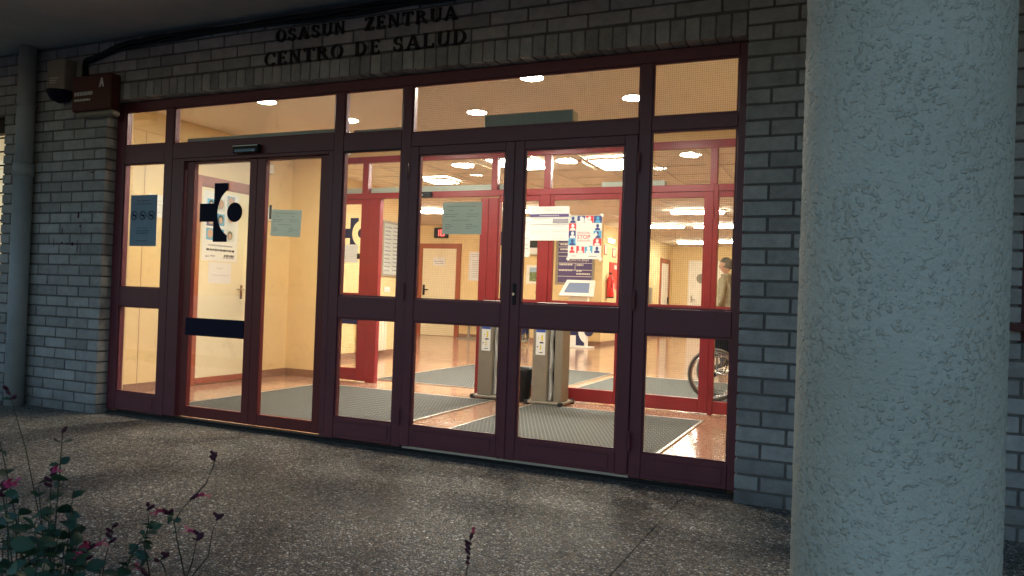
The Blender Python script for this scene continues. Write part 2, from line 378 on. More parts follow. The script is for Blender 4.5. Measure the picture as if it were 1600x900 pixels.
def obj(name, bm, mat, parent=None, smooth=False):
    bmesh.ops.recalc_face_normals(bm, faces=bm.faces[:])
    me = bpy.data.meshes.new(name); bm.to_mesh(me); bm.free()
    me.materials.append(mt[mat] if isinstance(mat, str) else mat)
    if smooth:
        for p in me.polygons: p.use_smooth = True
    o = bpy.data.objects.new(name, me); COL.objects.link(o)
    if parent is not None: o.parent = parent
    return o
def box(name, x0, x1, y0, y1, z0, z1, mat, parent=None, b=0.0, seg=1):
    bm = bmesh.new(); addbox(bm, x0, x1, y0, y1, z0, z1, b, seg); return obj(name, bm, mat, parent)
def boxes(name, lst, mat, parent=None, b=0.0):
    bm = bmesh.new()
    for q in lst: addbox(bm, *q, b)
    return obj(name, bm, mat, parent)
def tag(o, label, cat, group=None):
    o['label'] = label; o['category'] = cat
    if group: o['group'] = group
    return o
def thing(name, label, cat, group=None):
    o = bpy.data.objects.new(name, None); o.empty_display_size = .1; COL.objects.link(o)
    return tag(o, label, cat, group)
def struct(o):
    o['kind'] = 'structure'; return o
def linked(name, me, parent, loc=(0, 0, 0), rot=None, scale=None):
    o = bpy.data.objects.new(name, me); COL.objects.link(o); o.parent = parent; o.location = loc
    if rot is not None: o.rotation_euler = rot
    if scale is not None: o.scale = scale
    return o
def text_mesh(name, s, size, mat, parent, fn, bold=0.0, align='LEFT'):
    """built-in font turned into a mesh; fn maps (u, v, d) to world"""
    cu = bpy.data.curves.new(name, 'FONT'); cu.body = s; cu.size = size; cu.align_x = align; cu.resolution_u = 3; cu.offset = bold
    t = bpy.data.objects.new(name, cu); COL.objects.link(t)
    dg = bpy.context.evaluated_depsgraph_get(); me = bpy.data.meshes.new_from_object(t.evaluated_get(dg))
    bpy.data.objects.remove(t); bpy.data.curves.remove(cu)
    me.name = name; me.materials.clear(); me.materials.append(mt[mat])
    for v in me.vertices: v.co = Vector(fn(v.co.x, v.co.y))
    o = bpy.data.objects.new(name, me); COL.objects.link(o); o.parent = parent
    return o
def cam_point(px, py, depth):
    """world point on the sight line of photo pixel (px, py) at a given depth"""
    return CAM + depth*(_f + CR*((px-800)/1200) - CU*((py-450)/1200))

# ------------------------------------------------------------------ ground
GZ = -0.035
struct(box('ground', -60, 60, -80, 40, GZ-.30, GZ-.06, 'street_paving'))
pav = thing('pavement', 'exposed aggregate concrete paving in front of the entrance', 'paving'); del pav['category']; struct(pav)
xs = [-9.07, -7.07, -5.07, -3.07, -1.07, .93, 2.93, 4.93, 6.93, 8.93, 10.93]
ys = [.0, -1.60, -3.15]
for i in range(len(xs)-1):
    for j in range(2):
        box('slab', xs[i]+.0015, xs[i+1]-.0015, ys[j+1]+.0015, ys[j]-.0015, GZ-.06, GZ+rng.uniform(-.0015, .0015), 'aggregate', pav, .0015)
box('joint_filler', -9, 10.9, -3.14, -.01, GZ-.058, GZ-.004, 'base_concrete', pav)
struct(box('soil', -9, 5.3, -4.6, -3.16, GZ-.055, GZ-.02, 'soil'))
struct(box('floor', -9, 9, .07, 21, -.10, 0, 'terrazzo'))
struct(box('threshold', -.3, 5.6, .0, .068, GZ-.05, -.022, 'base_concrete'))  # its dark colour carries the shade of the gap under the doors

# ------------------------------------------------------------------ brick walls
BL, BH, JT, Z0 = .27, .0903, .013, .0353
def brick_mesh(L, H, D, k):
    bm = bmesh.new(); addbox(bm, 0, L, 0, D, 0, H, .004)
    for v in bm.verts:
        v.co += Vector((rng.uniform(-.0012, .0012), rng.uniform(-.0012, .0012), rng.uniform(-.0012, .0012)))
    bmesh.ops.recalc_face_normals(bm, faces=bm.faces[:])
    me = bpy.data.meshes.new('brick'); bm.to_mesh(me); bm.free(); me.materials.append(mt['brick']); return me
BM = {}
def bricks_row(parent, xa, xb, z0, z1, start, YB=-.1):
    """running-bond row from xa to xb, joints at start + k*BL"""
    x = start
    while x > xa: x -= BL
    while x < xb:
        a, c = max(x, xa), min(x+BL, xb)
        if c-a > .03:
            aa = a + (JT/2 if a > xa+1e-4 else 0); cc = c - (JT/2 if c < xb-1e-4 else 0)
            L = round(cc-aa, 3); H = round(z1-z0-JT, 4)
            key = (L, H)
            if key not in BM: BM[key] = [brick_mesh(L, H, .125, k) for k in range(3)]
            linked('brick', rng.choice(BM[key]), parent, (aa, YB+rng.uniform(-.002, .0025), z0+JT/2))
        x += BL
wl = thing('brick_wall', 'white brick wall with the grey drainpipe, beside the sliding doors', 'brick wall', 'white brick walls of the entrance front')
wr = thing('brick_wall', 'white brick wall behind the round stucco pillar', 'brick wall', 'white brick walls of the entrance front')
wt = thing('brick_wall', 'brick wall over the doors with black lettering and a soldier course', 'brick wall', 'white brick walls of the entrance front')
WX = -1.345      # edge of the lit window left of the pipe
for k in range(-1, 34):
    z0 = Z0 + k*BH; z1 = z0+BH
    if z1 > 3.12: break
    st = 0.0 if k % 2 == 0 else BL/2
    if z0 < .70 or z0 > 2.55:
        bricks_row(wl, -2.6 if z0 < .7 else -2.4, 0, z0, z1, st)
    else:
        bricks_row(wl, WX, 0, z0, z1, st)
    st2 = 5.205 if k % 2 else 5.205+BL/2
    if .92 < z0+.03 < 1.56: bricks_row(wr, 5.205, 6.545, z0, z1, st2)
    else: bricks_row(wr, 5.205, 7.1, z0, z1, st2)
    if z0 > 2.73: bricks_row(wt, 0.0035, 5.2015, z0, z1, .06 if k % 2 else .06+BL/2)
boxes('mortar', [(-2.6, -.012, -.09, .06, GZ-.05, .74), (WX+.012, -.012, -.0905, .0595, .741, 2.55), (-2.4, -.012, -.09, .06, 2.551, 3.12)], 'mortar', wl)
boxes('mortar', [(5.217, 7.1, -.09, .06, GZ-.05, .935), (5.217, 6.533, -.0905, .0595, .936, 1.575), (5.217, 7.1, -.09, .06, 1.576, 3.12)], 'mortar', wr)
boxes('mortar', [(-.011, 5.216, -.09, .06, 2.612, 3.12)], 'mortar', wt)
nS = 59; mS = 5.195/nS
sm = [brick_mesh(mS-.008, .128, .125, k) for k in range(4)]
for i in range(nS):
    linked('brick', rng.choice(sm), wt, (.0035+i*mS+.004, -.1+rng.uniform(-.002, .0025), 2.604+rng.uniform(-.0015, .0015)))
# small smears of paint on the left wall
bm = bmesh.new()
for (x, z, a, b) in ((-.50, 1.50, .006, .03), (-.27, 1.545, .012, .008), (-.60, 1.40, .004, .045), (-.40, 1.395, .05, .006), (-.50, 1.40, .012, .009), (-.36, 1.39, .01, .018), (-.30, 1.37, .005, .06), (-.30, 1.64, .012, .03), (-.15, 2.0, .025, .006)):
    quad(bm, [(x-a, -.1045, z-b), (x+a*.7, -.1045, z-b*.8), (x+a, -.1045, z+b), (x-a*.6, -.1045, z+b*.7)])
obj('paint_smear', bm, 'calyx', wl)

# canopy over the entrance
cn = struct(box('porch_ceiling', -9, 9, -3.9, .06, 3.125, 3.45, 'canopy_paint'))
box('facade_upper_wall', -9, 9, .061, .3, 2.95, 3.4, 'plaster', cn)
ub = thing('light_block_mass', 'unseen upper storey and flanking walls, added to block sky and sun behind the porch', 'building'); del ub['category']; struct(ub)
box('added_upper_storey', -16, 16, .07, 20, 3.46, 8.5, 'mortar', ub)  # unseen storey added to block the low sky behind the porch
box('added_flank_wall', 7.101, 16, -.09, 3.0, GZ-.06, 3.12, 'mortar', ub)  # unseen walls added to stop sun and sky leaking round the front
box('added_flank_wall', -16, -2.605, -.09, 2.9, GZ-.06, 3.12, 'mortar', ub)
box('added_flank_wall', 7.2, 16, 3.001, 20, GZ-.06, 3.12, 'mortar', ub)
box('added_flank_wall', -16, -7.2, 2.901, 20, GZ-.06, 3.12, 'mortar', ub)

# ------------------------------------------------------------------ stucco pillar
def make_pillar(cx, cy_, R, z0, z1):
    import numpy as np
    ns, nz = 260, 620
    me = bpy.data.meshes.new('round_pillar')
    from mathutils import noise
    th = [k*2*math.pi/ns for k in range(ns)]
    vs = []
    for j in range(nz+1):
        z = z0+(z1-z0)*j/nz
        for k in range(ns):
            c, s = math.cos(th[k]), math.sin(th[k])
            p = Vector((cx+R*c, cy_+R*s, z))
            h = noise.noise(p*55)
            h = max(0, h)**.7*.0022 + noise.noise(p*140)*.0007 + noise.noise(p*6)*.0012
            vs.append((p.x+c*h, p.y+s*h, z))
    fs = [(j*ns+k, j*ns+(k+1) % ns, (j+1)*ns+(k+1) % ns, (j+1)*ns+k) for j in range(nz) for k in range(ns)]
    me.from_pydata(vs, [], fs); me.materials.append(mt['stucco'])
    for p in me.polygons: p.use_smooth = True
    o = bpy.data.objects.new('round_pillar', me); COL.objects.link(o)
    return tag(o, 'thick round pillar coated in rough pale stucco, standing free of the wall', 'pillar')
make_pillar(5.905, -2.345, .243, GZ-.02, 3.125)

# ------------------------------------------------------------------ entrance screen (outer)
es = thing('entrance_screen', 'dusk-tinted red glazed entrance front with sliding doors and hinged doors in white brick', 'entrance')
def pane(parent, x0, x1, z0, z1, y, mat='glass', name='pane'):
    return box(name, x0-.008, x1+.008, y-.003, y+.003, z0-.008, z1+.008, mat, parent)
F0, F1 = .0, .07          # frame depth
ZT0, ZT1 = 2.20, 2.523    # transom lights
OR = 'outer_red_dusk'
box('jamb', 0.002, .10, F0, F1, 0, 2.599, OR, es, .003)
box('jamb', 5.15, 5.203, F0, F1, 0, 2.599, OR, es, .003)
box('head_rail', .101, 5.149, F0+.002, F1-.002, 2.524, 2.598, OR, es, .003)
box('mullion', .572, .66, F0+.001, F1, 0, 2.523, OR, es, .003)
box('mullion', 2.282, 2.364, F0+.001, F1, 0, 2.523, OR, es, .003)
box('mullion', 2.862, 2.940, F0+.001, F1, 0, 2.523, OR, es, .003)
box('mullion', 4.565, 4.640, F0+.001, F1, 0, 2.523, OR, es, .003)
box('transom_rail', .101, .571, F0+.003, F1-.003, 2.078, 2.231, OR, es, .003)
box('transom_rail', .661, 2.281, F0+.003, F1-.003, 2.10, 2.222, OR, es, .003)
box('transom_rail', 2.365, 2.861, F0+.003, F1-.003, 2.085, 2.21, OR, es, .003)
box('transom_rail', 2.941, 4.564, F0+.003, F1-.003, 2.092, 2.188, OR, es, .003)
box('transom_rail', 4.641, 5.149, F0+.003, F1-.003, 2.108, 2.19, OR, es, .003)
for a, c, z0, gm in ((.10, .572, 2.231, 'glass'), (.66, 2.282, 2.222, 'glass'), (2.364, 2.862, 2.21, 'glass'), (2.94, 4.565, 2.188, 'wired_glass'), (4.64, 5.15, 2.19, 'wired_glass')):
    pane(es, a, c, z0, 2.524, .035, gm)
    # glazing beads
    boxes('glazing_bead', [(a+.0005, a+.012, .012, .028, z0+.0125, 2.511), (c-.012, c-.0005, .012, .028, z0+.0125, 2.511), (a+.0005, c-.0005, .013, .027, z0+.0005, z0+.012), (a+.0005, c-.0005, .013, .027, 2.512, 2.5235)], OR, es)
def fixed_panel(x0, x1, zt, gm, label=None):
    box('bottom_panel', x0+.001, x1-.001, F0+.003, F1-.003, 0.004, .152, OR, es, .003)
    box('bottom_panel', x0+.03, x1-.03, F0-.002, F0+.01, .03, .125, OR, es, .002)
    box('lock_rail', x0+.001, x1-.001, F0+.003, F1-.003, .878, 1.033, OR, es, .003)
    pane(es, x0, x1, .152, .878, .035, gm); pane(es, x0, x1, 1.033, zt, .035, gm)
    for (a, b_) in ((.152, .878), (1.033, zt)):
        boxes('glazing_bead', [(x0+.0005, x0+.012, .012, .028, a+.0125, b_-.0125), (x1-.012, x1-.0005, .012, .028, a+.0125, b_-.0125), (x0+.0005, x1-.0005, .013, .027, a+.0005, a+.012), (x0+.0005, x1-.0005, .013, .027, b_-.012, b_-.0005)], OR, es)
fixed_panel(.10, .572, 2.078, 'glass')
fixed_panel(2.364, 2.862, 2.085, 'wired_glass')
fixed_panel(4.64, 5.15, 2.108, 'wired_glass')
box('dark_strip', 2.366, 2.860, .004, .03, 2.078, 2.128, 'black_plastic', es)
# hinged leaves
def leaf(x0, x1, g0, g1, gm, hinge_x):
    bm = bmesh.new(); y0, y1 = -.012, .05
    addbox(bm, x0, g0, y0, y1, .014, 2.089, .004); addbox(bm, g1, x1, y0, y1, .014, 2.089, .004)
    addbox(bm, g0+.0005, g1-.0005, y0+.002, y1-.002, .016, .157, .003); addbox(bm, g0+.0005, g1-.0005, y0+.002, y1-.002, .879, 1.030, .003)
    addbox(bm, g0+.0005, g1-.0005, y0+.002, y1-.002, 2.032, 2.088, .003)
    addbox(bm, g0+.04, g1-.04, y0-.003, y0+.006, .04, .13, .002)
    d = obj('door_leaf', bm, OR, es)
    pane(d, g0, g1, .157, .879, .02, gm); pane(d, g0, g1, 1.030, 2.032, .02, gm)
    for (a, b_) in ((.157, .879), (1.030, 2.032)):
        boxes('glazing_bead', [(g0+.0005, g0+.011, -.002, .012, a+.0115, b_-.0115), (g1-.011, g1-.0005, -.002, .012, a+.0115, b_-.0115), (g0+.0005, g1-.0005, -.001, .011, a+.0005, a+.011), (g0+.0005, g1-.0005, -.001, .011, b_-.011, b_-.0005)], OR, d)
    for z in (.22, 1.08, 1.92):
        bm = bmesh.new(); tube(bm, [(hinge_x, -.022, z-.05), (hinge_x, -.022, z+.05)], .009, 10)
        tube(bm, [(hinge_x, -.022, z-.064), (hinge_x, -.022, z-.05)], .006, 8); tube(bm, [(hinge_x, -.022, z+.05), (hinge_x, -.022, z+.064)], .006, 8)
        obj('hinge', bm, OR, d)
    return d
dl = leaf(2.943, 3.716, 3.015, 3.677, 'wired_glass', 2.935)
dr = leaf(3.722, 4.562, 3.812, 4.482, 'glass', 4.572)
box('meeting_strip', 3.70, 3.745, -.02, -.0125, .02, 2.085, OR, dr, .002)
boxes('lock_plate', [(3.765, 3.785, -.018, -.0115, 1.02, 1.16)], 'black_plastic', dr)
bm = bmesh.new(); tube(bm, [(3.775, -.03, 1.09), (3.775, -.015, 1.09)], .010, 10); obj('lock_cylinder', bm, 'chrome', dr)
box('door_sill', 2.95, 4.564, .012, .06, -.004, .012, 'aluminium', es)
box('gap_shade_strip', .101, 5.149, .02, .03, -.0215, -.0045, 'black_plastic', es)  # black strip put in for the shaded gap below the frame
# sliding part; jambs and leaves carry the dusk tint in their red
DR = 'door_red_dusk'
box('slider_jamb', .661, .79, F0+.004, .10, .004, 2.099, OR, es, .003)
box('slider_jamb', 2.235, 2.281, F0+.004, .10, .004, 2.099, OR, es, .003)
box('slider_head', .791, 2.234, F0+.004, .10, 2.075, 2.0985, OR, es, .002)
def slide_leaf(x0, x1, g0, g1, y0, y1):
    bm = bmesh.new()
    addbox(bm, x0, g0, y0, y1, .012, 2.073, .004); addbox(bm, g1, x1, y0, y1, .012, 2.073, .004)
    addbox(bm, g0+.0005, g1-.0005, y0+.002, y1-.002, .012, .097, .003); addbox(bm, g0+.0005, g1-.0005, y0+.002, y1-.002, 2.055, 2.072, .003)
    d = obj('sliding_leaf', bm, DR, es)
    pane(d, g0, g1, .097, 2.055, (y0+y1)/2)
    return d
s1 = slide_leaf(.80, 1.535, .882, 1.462, .03, .075)
s2 = slide_leaf(1.537, 2.228, 1.625, 2.145, .03, .075)
box('push_band', .852, 1.462, .026, .0495, .668, .81, 'navy_black', s1)
# door operator behind the transom
op = tag(box('door_operator', .70, 2.26, .105, .24, 2.10, 2.285, 'mech_grey', None, .006), 'long grey green motor casing above the outer sliding doors', 'door operator')
op2 = tag(box('air_grille', 3.46, 4.10, .09, .19, 2.19, 2.30, 'mech_grey', None, .006), 'short grey green casing behind the transom glass over the hinged doors', 'casing')
op3 = tag(box('operator_cover', 2.372, 2.855, .105, .20, 2.205, 2.262, 'mech_grey', None, .006), 'small grey casing behind the narrow transom light', 'casing')
ms = thing('motion_sensor', 'black motion sensor fixed above the sliding doors outside', 'sensor')
box('housing', 1.35, 1.60, -.045, .0025, 2.108, 2.172, 'black_plastic', ms, .008, 2)
box('lens', 1.37, 1.58, -.049, -.044, 2.113, 2.138, 'dark_glass', ms, .002)
boxes('trim_line', [(1.352, 1.598, -.047, -.0445, 2.160, 2.165)], 'aluminium', ms)

# logo decal: arm, curved-back upright and dot
def logo(parent_thing, x, z, s, y, mat, axis='y', flip=1):
    """cross with a bowl cut out of its right side and a round dot; s = full height"""
    bm = bmesh.new(); t = .0015
    n = 22
    top = []
    # upright with concave right edge: circle centre (.46 s, 0), radius .37 s
    cx, rr = .455*s, .375*s
    left = 0.0
    poly = [(0, -.5*s), (.31*s, -.5*s)]
    a0 = math.acos(max(-1, min(1, (.31*s-cx)/rr)))
    zlim = rr*math.sin(a0)
    poly.append((.31*s, -max(zlim, .42*s)))
    for i in range(n+1):
        a = -a0 + (2*a0-2*math.pi)*i/n
        poly.append((cx+rr*math.cos(a), rr*math.sin(a)*1.12))
    poly.append((.31*s, max(zlim, .42*s)))
    poly += [(.31*s, .5*s), (0, .5*s)]
    prism(bm, [(x+flip*a, z+b) for a, b in poly], axis, y-t, y+t)
    prism(bm, [(x+flip*a, z+b) for a, b in ((-.32*s, -.155*s), (-.0005, -.155*s), (-.0005, .155*s), (-.32*s, .155*s))], axis, y-t, y+t)
    c2 = (x+flip*.465*s, z)
    prism(bm, [(c2[0]+.165*s*math.cos(k*2*math.pi/28), c2[1]+.165*s*math.sin(k*2*math.pi/28)) for k in range(28)], axis, y-t, y+t)
    return obj('logo', bm, mat, parent_thing)
lg = logo(None, 1.088, 1.66, .47, .0485, 'navy_black')
lg.name = 'logo_sticker'; tag(lg, 'black cross and dot emblem stuck on the outer sliding door glass', 'sticker')

# ------------------------------------------------------------------ drainpipe, siren, sign, cables, lettering
dp = thing('drainpipe', 'fat grey drainpipe running down the brick wall from the porch ceiling', 'drainpipe')
bm = bmesh.new(); tube(bm, [(-.925, -.185, GZ-.005), (-.925, -.185, 2.05)], .076, 24); obj('pipe', bm, 'pipe_grey', dp, True)
bm = bmesh.new(); tube(bm, [(-.925, -.185, 2.051), (-.925, -.185, 3.124)], .070, 24); obj('pipe', bm, 'pipe_grey', dp, True)
bm = bmesh.new(); tube(bm, [(-.925, -.185, 1.98), (-.925, -.185, 2.09)], .082, 24); obj('socket', bm, 'pipe_grey', dp, True)
for z in (.55, 2.6):
    bm = bmesh.new(); torus(bm, (-.925, -.185, z), .080, .006, 'z', 28, 6); addbox(bm, -.94, -.91, -.112, -.098, z-.012, z+.012); obj('bracket', bm, 'pipe_grey', dp)
sr = thing('wall_siren', 'pale alarm siren box with dark lens under it on the brick wall', 'alarm siren')
box('housing', -.61, -.39, -.22, -.1045, 2.70, 2.965, 'cream_plastic', sr, .012, 2)
box('back_plate', -.37, -.30, -.13, -.1045, 2.80, 2.93, 'cream_plastic', sr, .006)
bm = bmesh.new(); lathe(bm, [(.02, -.10), (.075, -.075), (.105, -.02), (.108, 0)], (-.50, -.17, 2.70), 20); obj('lens', bm, 'navy_black', sr, True)
bm = bmesh.new(); 
for q in range(3): addbox(bm, -.575, -.46-.02*q, -.2215, -.2195, 2.80-.02*q, 2.807-.02*q)
obj('printed_text', bm, 'sign_white', sr)
sg = thing('wall_sign', 'small brown red sign box with white print beside the glazed front', 'sign')
box('board', -.31, .16, -.20, -.1045, 2.50, 2.80, 'sign_brown', sg, .01)
box('lower_trim', -.25, .17, -.19, -.1045, 2.455, 2.498, 'cream_plastic', sg, .012)
bm = bmesh.new()
x = -.275
for wd in (.02, .012, .022, .014, .02, .02, .024, .018, .02, .016):
    addbox(bm, x, x+wd*.75, -.2025, -.1995, 2.632, 2.662); x += wd+.004
x = -.275
for wd in (.010, .018, .03, .022, .012, .026, .03, .02): addbox(bm, x, x+wd*.8, -.2025, -.1995, 2.585, 2.603); x += wd+.004
prism(bm, [(.02, 2.69), (.038, 2.69), (.045, 2.712), (.055, 2.712), (.062, 2.69), (.08, 2.69), (.058, 2.765), (.042, 2.765)], 'y', -.2025, -.1995)
obj('printed_text', bm, 'sign_white', sg)
cb = thing('cable_bundle', 'sagging black cables strung along the wall just below the porch ceiling', 'cables')
for k in range(5):
    r2 = random.Random(k+3); pts = []
    for i in range(60):
        x = -.25 + i*5.6/59
        zz = 3.085 - .018*k*.5 - (0.10*math.exp(-((x+.25)/.35)**2)) - .02*abs(math.sin(x*1.9+k)) + .006*math.sin(x*7+k*2)
        pts.append((x, -.118-.012*(k % 3)-.004*math.sin(x*3+k), zz))
    if k < 3: pts = [(-.25-.02*k, -.115, 2.82)] + pts
    bm = bmesh.new(); tube(bm, pts, .011+.003*(k % 2), 6); obj('cable', bm, 'cable', cb, True)

def glyph(ch):
    T, t, S = .15, .06, .055
    P = []
    rect = lambda x0, y0, x1, y1: P.append([(x0, y0), (x1, y0), (x1, y1), (x0, y1)])
    def arc(cx, cy_, rx, ry, tx, ty, a0, a1, n=18):
        for i in range(n):
            a, b = R_(a0+(a1-a0)*i/n), R_(a0+(a1-a0)*(i+1)/n)
            P.append([(cx+rx*math.cos(a), cy_+ry*math.sin(a)), (cx+rx*math.cos(b), cy_+ry*math.sin(b)), (cx+(rx-tx)*math.cos(b), cy_+(ry-ty)*math.sin(b)), (cx+(rx-tx)*math.cos(a), cy_+(ry-ty)*math.sin(a))])
    def stem(x, wd, lo=True, hi=True, e=.07):
        rect(x, 0, x+wd, 1)
        if lo: rect(x-e, 0, x-.0005, S); rect(x+wd+.0005, 0, x+wd+e, S)
        if hi: rect(x-e, 1-S, x-.0005, 1); rect(x+wd+.0005, 1-S, x+wd+e, 1)
    if ch == 'O': arc(.4, .5, .40, .51, T, t, 0, 360, 36); W = .8
    elif ch == 'C': arc(.42, .5, .42, .51, T, t, 42, 318, 30); rect(.68, .66, .74, .93); rect(.68, .1, .73, .2); W = .78
    elif ch == 'D': stem(.07, T, e=.06); arc(.2601, .5, .50, .5, T, t, -90, 90, 22); W = .82
    elif ch == 'U': rect(.07, .3005, .07+T, 1); rect(0, 1-S, .0695, 1); rect(.0705+T, 1-S, .07+T+.07, 1); rect(.62, .3005, .70, 1); rect(.55, 1-S, .6195, 1); rect(.7005, 1-S, .77, 1); arc(.385, .30, .315, .31, .12, .09, 180, 360, 20); W = .78
    elif ch == 'S':
        arc(.32, .735, .27, .275, .14, .09, 35, 270, 20); arc(.34, .265, .29, .275, .15, .09, -145, 90, 20)
        rect(.50, .70, .55, .96); rect(.06, .05, .11, .32); W = .66
    elif ch == 'A':
        P.append([(.05, 0), (.12, 0), (.40, .93), (.36, 1.0)]); P.append([(.62, 0), (.84, 0), (.49, 1.0), (.362, 1.0)])
        rect(.24, .30, .62, .37); rect(-.03, 0, .22, S*.9); rect(.55, 0, .92, S*.9); W = .86
    elif ch == 'N':
        stem(.10, t, hi=False); stem(.66, t, lo=False); rect(0, 1-S, .10, 1); P.append([(.06, 1), (.26, 1), (.735, 0), (.60, 0)]); W = .86
    elif ch == 'Z':
        rect(.03, .93, .64, 1); rect(.02, 0, .66, .07); P.append([(.02, .071), (.22, .071), (.64, .929), (.44, .929)]); rect(.03, .78, .08, .929); rect(.61, .071, .66, .24); W = .68
    elif ch == 'E':
        stem(.07, T, e=.06); rect(.262, 0, .60, .06); rect(.262, .94, .58, 1); rect(.262, .48, .46, .54); rect(.55, .061, .60, .24); rect(.53, .78, .58, .939); rect(.42, .40, .46, .479); rect(.42, .541, .46, .62); W = .66
    elif ch == 'T':
        stem(.28, T, hi=False); rect(.02, .93, .2795, 1); rect(.4705, .93, .73, 1); rect(.02, .76, .07, .929); rect(.68, .76, .73, .929); rect(.2805, .93, .4695, .999); W = .74
    elif ch == 'R':
        stem(.07, T, e=.06); arc(.2601, .745, .36, .255, .18, .075, -90, 90, 18); P.append([(.36, .49), (.52, .52), (.84, 0), (.62, 0)]); W = .82
    elif ch == 'L':
        stem(.07, T, e=.06); rect(.262, 0, .64, .065); rect(.59, .066, .64, .28); W = .66
    else: W = .45
    return P, W
def lettering(s, x0, x1, z0, z1, label):
    th_ = thing('wall_lettering', label, 'lettering', 'black letters over the entrance')
    adv = []; tot = 0
    for ch in s:
        P, W = glyph(ch); adv.append(tot); tot += W+.20
    tot -= .20
    h = z1-z0; sx = (x1-x0)/tot
    for ch, a in zip(s, adv):
        if ch == ' ': continue
        P, W = glyph(ch); bm = bmesh.new()
        for i, p in enumerate(P): prism(bm, [(x0+(a+u)*sx, z0+v*h) for u, v in p], 'y', -.118+.0001*(i % 3), -.1005)
        obj('letter', bm, 'letter_black', th_)
lettering('OSASUN  ZENTRUA', 1.80, 3.33, 2.905, 2.995, 'upper line of black letters reading OSASUN ZENTRUA on the bricks')
lettering('CENTRO DE SALUD', 1.70, 3.41, 2.735, 2.832, 'lower line of black letters reading CENTRO DE SALUD on the bricks')

# lit window left of the pipe, dark window right of the pillar
lw = thing('barred_window', 'lit window with horizontal bars in the brick wall past the drainpipe', 'window')
box('glow_panel', -2.6, WX+.012, .05, .07, .76, 2.42, 'room_glow', lw)  # added glow in place of a lit room
box('pane', -2.6, WX+.011, .035, .041, .765, 2.42, 'glass', lw)
box('shutter_box', -2.6, WX+.011, -.03, .05, 2.42, 2.552, 'shutter_dark', lw)
box('sill', -2.6, -1.29, -.15, .03, .70, .735, 'stone_sill', lw, .004)
for i in range(13):
    bm = bmesh.new(); z = .84+i*.128; tube(bm, [(-2.6, -.03, z), (WX+.005, -.03, z)], .008, 8); obj('bar', bm, 'cable', lw)
rw = thing('red_framed_window', 'small dark window with a red frame in the wall beyond the pillar', 'window')
box('pane', 6.60, 7.1, 0, .02, .94, 1.57, 'dark_glass', rw)
boxes('frame', [(6.535, 6.60, -.03, .05, .937, 1.574), (6.601, 7.1, -.03, .05, 1.53, 1.574), (6.601, 7.1, -.03, .05, .937, .98)], 'window_red', rw)
box('sill', 6.50, 7.1, -.14, -.031, .995, 1.03, 'window_red', rw)

# ------------------------------------------------------------------ vestibule and hall shell
XL, YI, ZC = -.65, 3.0, 2.78
struct(box('wall_left', XL-.12, XL, .061, YI+.001, 0, ZC, 'plaster'))
struct(box('wall_right', 5.45, 5.57, .061, YI+.1, 0, ZC, 'plaster'))
struct(box('wall_front_return', XL, -.001, .062, .16, 0, ZC, 'plaster'))
struct(box('wall_front_return', 5.204, 5.449, .062, .16, 0, ZC, 'plaster'))
bm = bmesh.new(); addbox(bm, XL+.001, 5.449, .061, .16, 2.601, ZC); struct(obj('wall_over_door', bm, 'ceiling_white'))
struct(box('ceiling', XL-.12, 5.57, .0615, YI+.12, ZC, ZC+.08, 'ceiling_white'))
bm = bmesh.new(); addbox(bm, XL+.0005, .058, YI+.0015, YI+.12, 0, ZC-.0005); addbox(bm, .0585, 5.4495, YI+.0015, YI+.12, 2.661, ZC-.0005); addbox(bm, 5.25, 5.4495, YI+.002, YI+.119, 0, 2.6605)
struct(obj('wall_inner', bm, 'plaster'))
sk = struct(boxes('skirting', [(XL+.0005, XL+.014, .165, 1.42, .0005, .085), (XL+.0005, XL+.014, 2.52, YI-.014, .0005, .085), (XL+.0005, .055, YI-.013, YI+.001, .0005, .085)], 'skirting'))
struct(boxes('cornice', [(XL+.0005, XL+.012, .165, YI-.012, 2.575, 2.60), (XL+.0005, .055, YI-.0115, YI+.001, 2.575, 2.60)], 'plaster'))
boxes('wall_groove', [(XL+.0004, XL+.0012, .84, .846, .09, 2.57)], 'skirting', sk)
HC = 2.80
HX = -1.45
struct(box('hall_wall', HX-.12, HX, YI+.121, 7.35, 0, HC, 'plaster'))
struct(box('hall_wall', HX-.0005, XL-.121, YI+.02, YI+.12, 0, HC, 'plaster'))
struct(box('hall_back_wall', -7, .449, 12.4, 12.55, 0, HC, 'plaster'))
struct(box('hall_wall', -7.15, -7.0, 3.0, 12.6, 0, HC, 'plaster'))
struct(box('hall_wall', -6.99, HX-.121, 7.23, 7.349, 0, HC, 'plaster'))
struct(box('corridor_wall', .33, .45, 12.551, 19.7, 0, HC, 'plaster'))
struct(box('corridor_end_wall', .32, 7, 19.701, 19.85, 0, HC, 'plaster'))
struct(box('hall_wall', 6.6, 6.75, 3.0, 19.70, 0, HC, 'plaster'))
struct(box('hall_wall', 5.571, 6.6, 3.0, 3.12, 0, HC, 'plaster'))
hc = struct(box('hall_ceiling', -7.2, 6.8, YI+.121, 20, HC+.035, HC+.1, 'ceiling_groove'))
